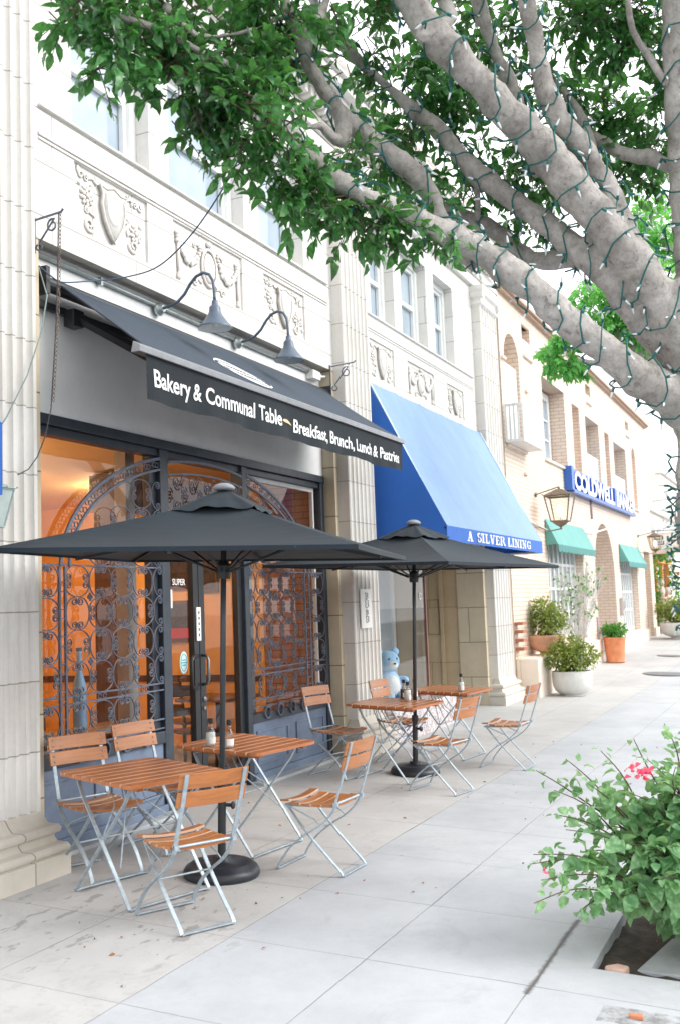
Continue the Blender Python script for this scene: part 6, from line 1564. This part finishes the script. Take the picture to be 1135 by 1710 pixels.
def limb_path(pts, step=.07):
    """Catmull-Rom through (x, y, z, r)"""
    P = [Vector(p[:3]) for p in pts]; rr = [p[3] for p in pts]; out = []
    for i in range(len(P) - 1):
        p0, p1, p2, p3 = P[max(0, i-1)], P[i], P[i+1], P[min(len(P)-1, i+2)]
        n = max(2, int((p2 - p1).length / step))
        for k in range(n):
            s = k / n; out.append((.5 * ((2*p1) + (p2-p0)*s + (2*p0-5*p1+4*p2-p3)*s*s + (3*p1-p0-3*p2+p3)*s**3), rr[i] + (rr[i+1] - rr[i]) * s))
    out.append((P[-1], rr[-1])); return out
FT = thing('fig_tree', 'large fig tree with grey limbs wound in string lights spreading over the pavement', 'tree', (6.36, .50, -.25))
paths = [limb_path(l) for l in LIMBS]
trunk0 = limb_path([(6.40, .50, -.35, .36), (6.39, .51, -.12, .29), (6.37, .52, .25, .235), (6.34, .53, .8, .215), (6.29, .545, 1.4, .212), (6.236, .553, 1.99, .215)])
q = random.Random(9); big = MB(); thin = MB()
for p in [trunk0] + paths:
    rm = max(r for _, r in p); tgt = big if rm > .034 else thin
    ph = q.uniform(0, 6); pts = [a for a, _ in p]; rad = [max(r * .71, .016) * (1 + .05 * math.sin(i * .9 + ph) + q.uniform(-.03, .03)) for i, (_, r) in enumerate(p)]
    tgt.tube(pts, rad, 12 if rm > .05 else 8)
tr = big.build('trunk', BARK, FT, smooth=True)
m = tr.modifiers.new('remesh', 'REMESH'); m.mode = 'VOXEL'; m.voxel_size = .017; m.use_smooth_shade = True
m = tr.modifiers.new('smooth', 'SMOOTH'); m.factor = .5; m.iterations = 6
tx = bpy.data.textures.new('bark_lumps', 'CLOUDS'); tx.noise_scale = .11; tx.noise_depth = 3
m = tr.modifiers.new('lumps', 'DISPLACE'); m.texture = tx; m.strength = .034; m.mid_level = .5; m.texture_coords = 'GLOBAL'
tx2 = bpy.data.textures.new('bark_swellings', 'CLOUDS'); tx2.noise_scale = .34; tx2.noise_depth = 1
m = tr.modifiers.new('swellings', 'DISPLACE'); m.texture = tx2; m.strength = .05; m.mid_level = .5; m.texture_coords = 'GLOBAL'
thin.build('twig', BARK, FT, smooth=True)

def crown(name, clumps, parent, seed, L=.084, per=7, mat=FICUS, droop=.22, tw=True, dens=1., shr=1.):
    q = np.random.default_rng(seed); P = []; A = []; Ls = []; mb = MB()
    for (cx, cy, cz, sx, sz, n) in clumps:
        c = np.array([cx, cy, cz]); R3 = np.array([sx, (sx + sz) * .45 + .06, sz]) * shr; c = c + np.array([0, 0, .055 * (shr < 1)])
        for _ in range(max(2, int(n * dens))):
            d = q.normal(size=3); d /= np.linalg.norm(d); st = c + d * R3 * (q.random() ** .45) * .92
            di = d * .75 + q.normal(size=3) * .55 + np.array([0, 0, -.15]); di /= np.linalg.norm(di); ln = q.uniform(.09, .19)
            if tw: mb.tube([tuple(st - di * .07), tuple(st + di * ln * .5), tuple(st + di * ln + np.array([0, 0, -.02]))], [.0035, .0028, .0015], 3, caps=False)
            k = int(per + q.integers(-2, 3)); a0 = q.uniform(0, 6.28)
            u = np.cross(di, [0.1, .2, 1.]); u /= np.linalg.norm(u); w = np.cross(di, u)
            for j in range(k):
                f = (j + .5) / k; ang = a0 + j * 2.4; ra = u * math.cos(ang) + w * math.sin(ang)
                P.append(st + di * ln * f); A.append(di * (.35 + .6 * f) + ra * (1.05 - .65 * f) + np.array([0, 0, -.22])); Ls.append(L * (q.uniform(.5, .8) if q.random() < .3 else q.uniform(.75, 1.3)))
    Ls = np.array(Ls)
    cr = leaves(name, P, A, Ls, Ls * q.uniform(.40, .52, len(Ls)), mat, parent, droop=droop, seed=seed)
    return cr, mb
cr, mb = crown('crown', CLUMPS, FT, 5, dens=.66, shr=.84)
mb.build('twig', STEM, FT)

# ---- string lights wound around the limbs
SL = thing('string_lights', 'teal wired string lights with clear bulbs wound around the limbs of the fig tree', 'string lights', (6.2, .5, 2.0))
wire = MB(); bulbs = []; q = random.Random(31)
def wind(path, pitch, start=0., end=1., off=.010, gap=.12):
    pts = []; tot = 0; prev = None; ang = q.uniform(0, 6.28); since = 0
    N = len(path)
    for i in range(int(N * start), max(2, int(N * end)) - 1):
        (a, ra), (b, rb) = path[i], path[i+1]; ra *= .76; rb *= .76; d = (b - a); L = d.length; d.normalize()
        u = d.cross(Vector((0.2, .1, 1))); u.normalize(); w = d.cross(u)
        n = max(3, int(L / pitch * 14))
        for k in range(n):
            f = k / n; r = ra + (rb - ra) * f + off + .012; ang += 2 * math.pi * L / n / pitch * (1 + .25 * math.sin(i * .7))
            rad = u * math.cos(ang) + w * math.sin(ang); p = a.lerp(b, f) + rad * r + d * (.045 * math.sin(ang * 1.7 + i))
            if prev is not None:
                since += (p - prev).length
                if since > gap: since = 0; bulbs.append((p, (rad * .5 + d * q.uniform(-.8, .8) + Vector((q.uniform(-.5, .5), q.uniform(-.5, .5), q.uniform(-.9, .3)))).normalized()))
            pts.append(p); prev = p
    wire.tube(pts, .0052, 4, caps=False)
wind(paths[0], .26, .05, 1.); wind(trunk0, .10, .72, 1., .02, .10); wind(paths[0], .09, 0, .28, .012, .10)
for i, pt in ((1, .21), (2, .17), (3, .18), (4, .17), (5, .20), (6, .20), (7, .22), (10, .26), (12, .2)): wind(paths[i], pt * 1.05, .06, .97)
wire.build('wire', WIREG, SL, smooth=True)
def bulb_mb(p, d, mb):
    M = Matrix.Translation(p) @ d.to_track_quat('Z', 'Y').to_matrix().to_4x4()
    mb.cur = 0; mb.lathe([(.007, 0), (.0085, .008), (.0072, .028)], 6, M); mb.cur = 1; mb.lathe([(.0058, .0285), (.0062, .038), (.004, .058), (.001, .066)], 6, M); mb.cur = 0
cam_at = Vector((0, 0, 1.68)); bulbs.sort(key=lambda b: (b[0] - cam_at).length + (3 if b[0].z > 4.75 else 0))
proto = MB(); bulb_mb(Vector((0, 0, 0)), Vector((0, 0, 1)), proto); b0 = proto.build('bulb', [WIREG, BULB], SL)
for k, (p, d) in enumerate(bulbs[:98]):
    o = b0 if k == 0 else b0.copy()
    if k: COL.objects.link(o); o.parent = SL
    o.matrix_parent_inverse = INV[SL.name]; o.location = p; o.rotation_euler = d.to_track_quat('Z', 'Y').to_euler()
rest = MB()
for p, d in bulbs[98:]: bulb_mb(p, d, rest)
tag(rest.build('bulbs', [WIREG, BULB], SL), kind='stuff')

# ---- next street tree, behind
FT2 = thing('street_tree', 'bright green leafy street tree farther along the pavement behind the fig tree', 'tree', (12.9, .45, -.25))
mb = MB()
for l in ([(12.9, .45, -.35, .26), (12.9, .46, .3, .19), (12.95, .5, 1.6, .17), (13.0, .6, 2.9, .15), (13.0, 1.0, 3.7, .11), (12.95, 1.6, 4.5, .08), (12.95, 2.2, 5.2, .04)],
          [(13.0, .6, 2.9, .12), (13.4, .5, 4.0, .10), (14.2, .9, 5.5, .08), (15.1, 1.6, 6.8, .05)], [(12.98, 1.2, 4.0, .06), (12.85, 2.0, 4.5, .04), (12.8, 2.6, 4.7, .025)], [(13.1, .55, 3.2, .1), (13.4, -.6, 4.4, .08), (13.6, -1.6, 5.6, .05)]):
    pp = limb_path(l, .2); mb.tube([a for a, _ in pp], [r for _, r in pp], 8)
mb.build('trunk', BARK, FT2, smooth=True)
cr, mb = crown('crown', [(13.0, 2.15, 5.3, .50, .42, 150), (12.95, 1.75, 5.0, .42, .36, 110), (12.85, 2.65, 4.75, .28, .26, 70), (13.1, 1.5, 5.5, .5, .4, 90), (13.2, 1.1, 4.6, .4, .3, 60), (15.2, 1.8, 7.1, .45, .40, 90), (15.0, 1.4, 6.6, .45, .4, 80), (15.6, 1.2, 6.2, .5, .4, 70), (13.6, -.9, 5.6, .9, .7, 160), (14.2, .3, 6.6, .9, .6, 140)], FT2, 15, .11, 9, BGL)
mb.build('twig', STEM, FT2)

# ---- bougainvillea in the tree well
BG = thing('bougainvillea', 'bougainvillea bush with a few pink bracts growing in the square tree well', 'shrub', (5.85, .62, -.2))
q = random.Random(77); nq = np.random.default_rng(8); mb = MB(); P = []; A = []; Ls = []; young = []
base = Vector((5.86, .62, -.20))
def stem(pts, r=.007, lf=26, big=1.0, grow_tip=True):
    pp = limb_path([(*p, r * (1 - .75 * i / (len(pts) - 1))) for i, p in enumerate(pts)], .04)
    mb.tube([a for a, _ in pp], [b for _, b in pp], 5, caps=False)
    n = len(pp)
    for k in range(lf):
        f = .22 + .78 * (k + q.random()) / lf; i = min(n - 2, int(f * (n - 1))); p, d = pp[i][0], (pp[i+1][0] - pp[i][0]).normalized()
        side = Vector((q.gauss(0, 1), q.gauss(0, 1), q.gauss(.1, .7))).normalized()
        sz = (.105 - .060 * max(0, f - .75) / .25) * big * q.uniform(.75, 1.2); o = side * q.uniform(.01, .05)
        P.append(tuple(p + o)); A.append(tuple(d * .45 + side * .8 + Vector((0, 0, -.35)))); Ls.append(sz)
def rand_stem(tgt, lf=26, big=1.):
    lf = int(lf * 1.5)
    tgt = Vector(tgt); m1 = base.lerp(tgt, .35) + Vector((q.uniform(-.08, .08), q.uniform(-.08, .08), .14)); m2 = base.lerp(tgt, .72) + Vector((q.uniform(-.05, .05), q.uniform(-.05, .05), .13))
    stem([tuple(base + Vector((q.uniform(-.05, .05), q.uniform(-.05, .05), 0))), tuple(m1), tuple(m2), tuple(tgt)], .008, lf, big)
for tgt in ((5.62, 1.46, .74), (5.60, 1.36, .64), (5.56, 1.36, .52), (5.32, 1.42, .36), (5.24, 1.42, .33), (5.22, 1.36, .26), (5.06, 1.36, .19), (5.22, 1.20, .10), (5.66, 1.30, .80), (5.72, 1.12, .84), (5.78, .95, .90), (5.90, .80, .97), (5.74, .88, .80), (5.62, 1.18, .68), (5.48, 1.28, .46), (5.44, 1.20, .36), (5.90, .62, 1.05), (5.96, .72, .94), (5.70, .72, .78)): rand_stem(tgt, 24, .92)
for k in range(92):
    a = q.uniform(0, 6.28); e = q.uniform(-.05, 1.35); r = q.uniform(.55, .86)
    tgt = base + Vector((math.cos(a) * math.cos(e) * r * .78, math.sin(a) * math.cos(e) * r * .86, .16 + math.sin(e) * r * 1.0))
    if tgt.y > 1.30: tgt.y = 1.30
    rand_stem(tgt, 24)
for k in range(16): rand_stem((q.uniform(5.38, 5.6), q.uniform(.3, 1.05), q.uniform(.02, .4)), 22, 1.15)
mb.build('stem', STEM, BG, smooth=True)
Ls = np.array(Ls); leaves('foliage', P, A, Ls, Ls * nq.uniform(.72, .92, len(Ls)), BOUG, BG, droop=.22, fold=.16, seed=8, broad=.36, bz=.06, bw=.36)
for c, n in (((5.63, .94, .775), 9), ((5.66, .875, .745), 13), ((5.645, .895, .735), 10), ((5.62, .93, .72), 3), ((5.60, .72, .36), 5), ((5.28, 1.36, .29), 2)):
    P = []; A = []; Ls = []
    for _ in range(n): P.append((c[0] + q.gauss(0, .012), c[1] + q.gauss(0, .014), c[2] + q.gauss(0, .012))); A.append((q.gauss(-.3, 1), q.gauss(0, 1), q.gauss(.3, .8))); Ls.append(q.uniform(.026, .042))
    leaves('pink_bract', P, A, Ls, [l * .85 for l in Ls], PINK, BG, droop=.1, seed=3)
# things lying in the tree well
t = thing('concrete_slab', 'flat triangular grey concrete slab lying in the soil of the tree well', 'slab', (5.7, .72, -.2))
mb = MB(); z = gz(5.6, .8) - .075; mb.vprism([(5.40, .945), (5.95, .84), (6.2, .3), (5.36, .2)], z - .05, z + .03); mb.build('slab', CONC, t, bevel=.008)
t = thing('pink_stone', 'pale pink broken stone lying in the corner of the tree well', 'stone', (5.32, 1.03, -.2))
mb = MB(); z = gz(5.3, 1.03) - .07; mb.vprism([(5.26, .985), (5.265, 1.075), (5.31, 1.085), (5.36, 1.03), (5.34, .965)], z, z + .055); mb.build('stone', simple('pink_stone', (.60, .40, .33), .8, .2, 14, .3, 60), t, bevel=.012)
t = thing('tree_stake', 'black square post standing in the tree well under the bougainvillea', 'post', (5.62, .70, -.2))
mb = MB(); mb.box(5.60, 5.66, .66, .73, -.25, .25); mb.build('post', BLACK, t, bevel=.004); mb = MB(); mb.box(5.594, 5.666, .654, .736, .251, .265); mb.build('cap', BLACK, t)
t = thing('brick_chip', 'small orange brick chip on the damp joint at the lower right', 'brick chip', (4.72, .83, -.1))
mb = MB(); z = gz(4.68, .83); mb.vprism([(4.66, .80), (4.665, .86), (4.69, .865), (4.695, .805)], z, z + .018); mb.build('chip', simple('orange_brick_chip', (.55, .20, .10), .8, .2, 20), t, bevel=.004)
# fallen leaves and litter
q = random.Random(3); P = []; A = []; Ls = []
spots = [(q.uniform(3.6, 12), q.uniform(2.2, 4.6)) for _ in range(60)] + [(q.uniform(4.0, 6.0), q.uniform(3.0, 4.3)) for _ in range(26)] + [(q.uniform(6, 13), q.uniform(1.4, 3.2)) for _ in range(22)] + [(q.uniform(5.3, 6.4), q.uniform(.3, 1.05)) for _ in range(30)]
for x, y in spots: P.append((x, y, gz(x, y) + (.006 if not (WX0 < x < WX1 and y < WY1) else -.06))); A.append((q.gauss(0, 1), q.gauss(0, 1), q.uniform(0, .25))); Ls.append(q.uniform(.010, .034))
tag(leaves('fallen_leaves', P, A, Ls, [l * .5 for l in Ls], DRYLEAF, seed=2, droop=.05), 'small dry brown leaves scattered over the pavement and the soil', 'fallen leaves', kind='stuff')
# manhole plates
for (x, y, r, lb) in ((27.1, 3.4, .34, 'small round dark cover set in the pavement far ahead'), (22.7, 2.95, .5, 'larger flat grey cover plate set in the pavement')):
    t = thing('cover_plate', lb, 'manhole cover', (x, y, gz(x, y))); mb = MB(); mb.lathe([(r, .002), (r, .008), (r * .9, .010)], 24, Matrix.Translation((x, y, gz(x, y))) @ Matrix.Rotation(SLOPE, 4, 'X')); mb.build('cover', simple('dark_iron_cover', (.16, .16, .165), .6), t)

# ================================================================== SKY, SUN, CAMERA
w = bpy.data.worlds.new('World'); scene.world = w; w.use_nodes = True
nt = w.node_tree; nt.nodes.clear()
out = nt.nodes.new('ShaderNodeOutputWorld'); bgd = nt.nodes.new('ShaderNodeBackground')
sky = nt.nodes.new('ShaderNodeTexSky'); sky.sky_type = 'NISHITA'; sky.sun_disc = False
SUN_EL, SUN_AZ = R(36), R(292)      # azimuth of the sun measured from +x towards +y
sky.sun_elevation = SUN_EL; sky.sun_rotation = R(90) - SUN_AZ; sky.air_density = 1.0; sky.dust_density = 6.0; sky.ozone_density = 1.0
hs = nt.nodes.new('ShaderNodeHueSaturation'); hs.inputs['Saturation'].default_value = .22
mx = nt.nodes.new('ShaderNodeMix'); mx.data_type = 'RGBA'; mx.inputs[0].default_value = .62; mx.inputs[7].default_value = (SKYC, SKYC * 1.01, SKYC * 1.035, 1)
nt.links.new(sky.outputs[0], hs.inputs['Color']); nt.links.new(hs.outputs[0], mx.inputs[6]); nt.links.new(mx.outputs[2], bgd.inputs['Color'])
bgd.inputs['Strength'].default_value = .12; nt.links.new(bgd.outputs[0], out.inputs['Surface'])
sl = bpy.data.lights.new('sun', 'SUN'); sl.energy = SUNE; sl.angle = R(35); sl.color = (1., .98, .95)
so = bpy.data.objects.new('sun', sl); COL.objects.link(so)
dv = Vector((math.cos(SUN_EL) * math.cos(SUN_AZ), math.cos(SUN_EL) * math.sin(SUN_AZ), math.sin(SUN_EL)))
so.rotation_euler = dv.to_track_quat('Z', 'Y').to_euler(); so.location = dv * 30

cd = bpy.data.cameras.new('camera'); cam = bpy.data.objects.new('camera', cd); COL.objects.link(cam); scene.camera = cam
cd.sensor_fit = 'VERTICAL'; cd.sensor_height = 36; cd.sensor_width = 36; cd.lens = 35.74; cd.clip_end = 2000; cd.clip_start = .05
PITCH, ROLL, YAW = 0.092462, -0.037875, 0.431149
fw = Vector((math.cos(YAW) * math.cos(PITCH), math.sin(YAW) * math.cos(PITCH), math.sin(PITCH))); rt = Vector((math.sin(YAW), -math.cos(YAW), 0)); up = rt.cross(fw)
c, s = math.cos(ROLL), math.sin(ROLL); r2 = rt * c + up * s; u2 = up * c - rt * s
cam.matrix_world = Matrix(((r2.x, u2.x, -fw.x, 0), (r2.y, u2.y, -fw.y, 0), (r2.z, u2.z, -fw.z, 1.68), (0, 0, 0, 1)))
cd.dof.use_dof = True; cd.dof.focus_distance = 7.5; cd.dof.aperture_fstop = 3.2

scene.view_settings.view_transform = 'Standard'; scene.view_settings.look = 'None'; scene.view_settings.exposure = 0; scene.view_settings.gamma = 1
scene.render.engine = 'CYCLES'
cy = scene.cycles; cy.max_bounces = 8; cy.diffuse_bounces = 4; cy.glossy_bounces = 3; cy.transparent_max_bounces = 12; cy.transmission_bounces = 4; cy.sample_clamp_indirect = 6; cy.use_denoising = True; cy.caustics_reflective = False; cy.caustics_refractive = False
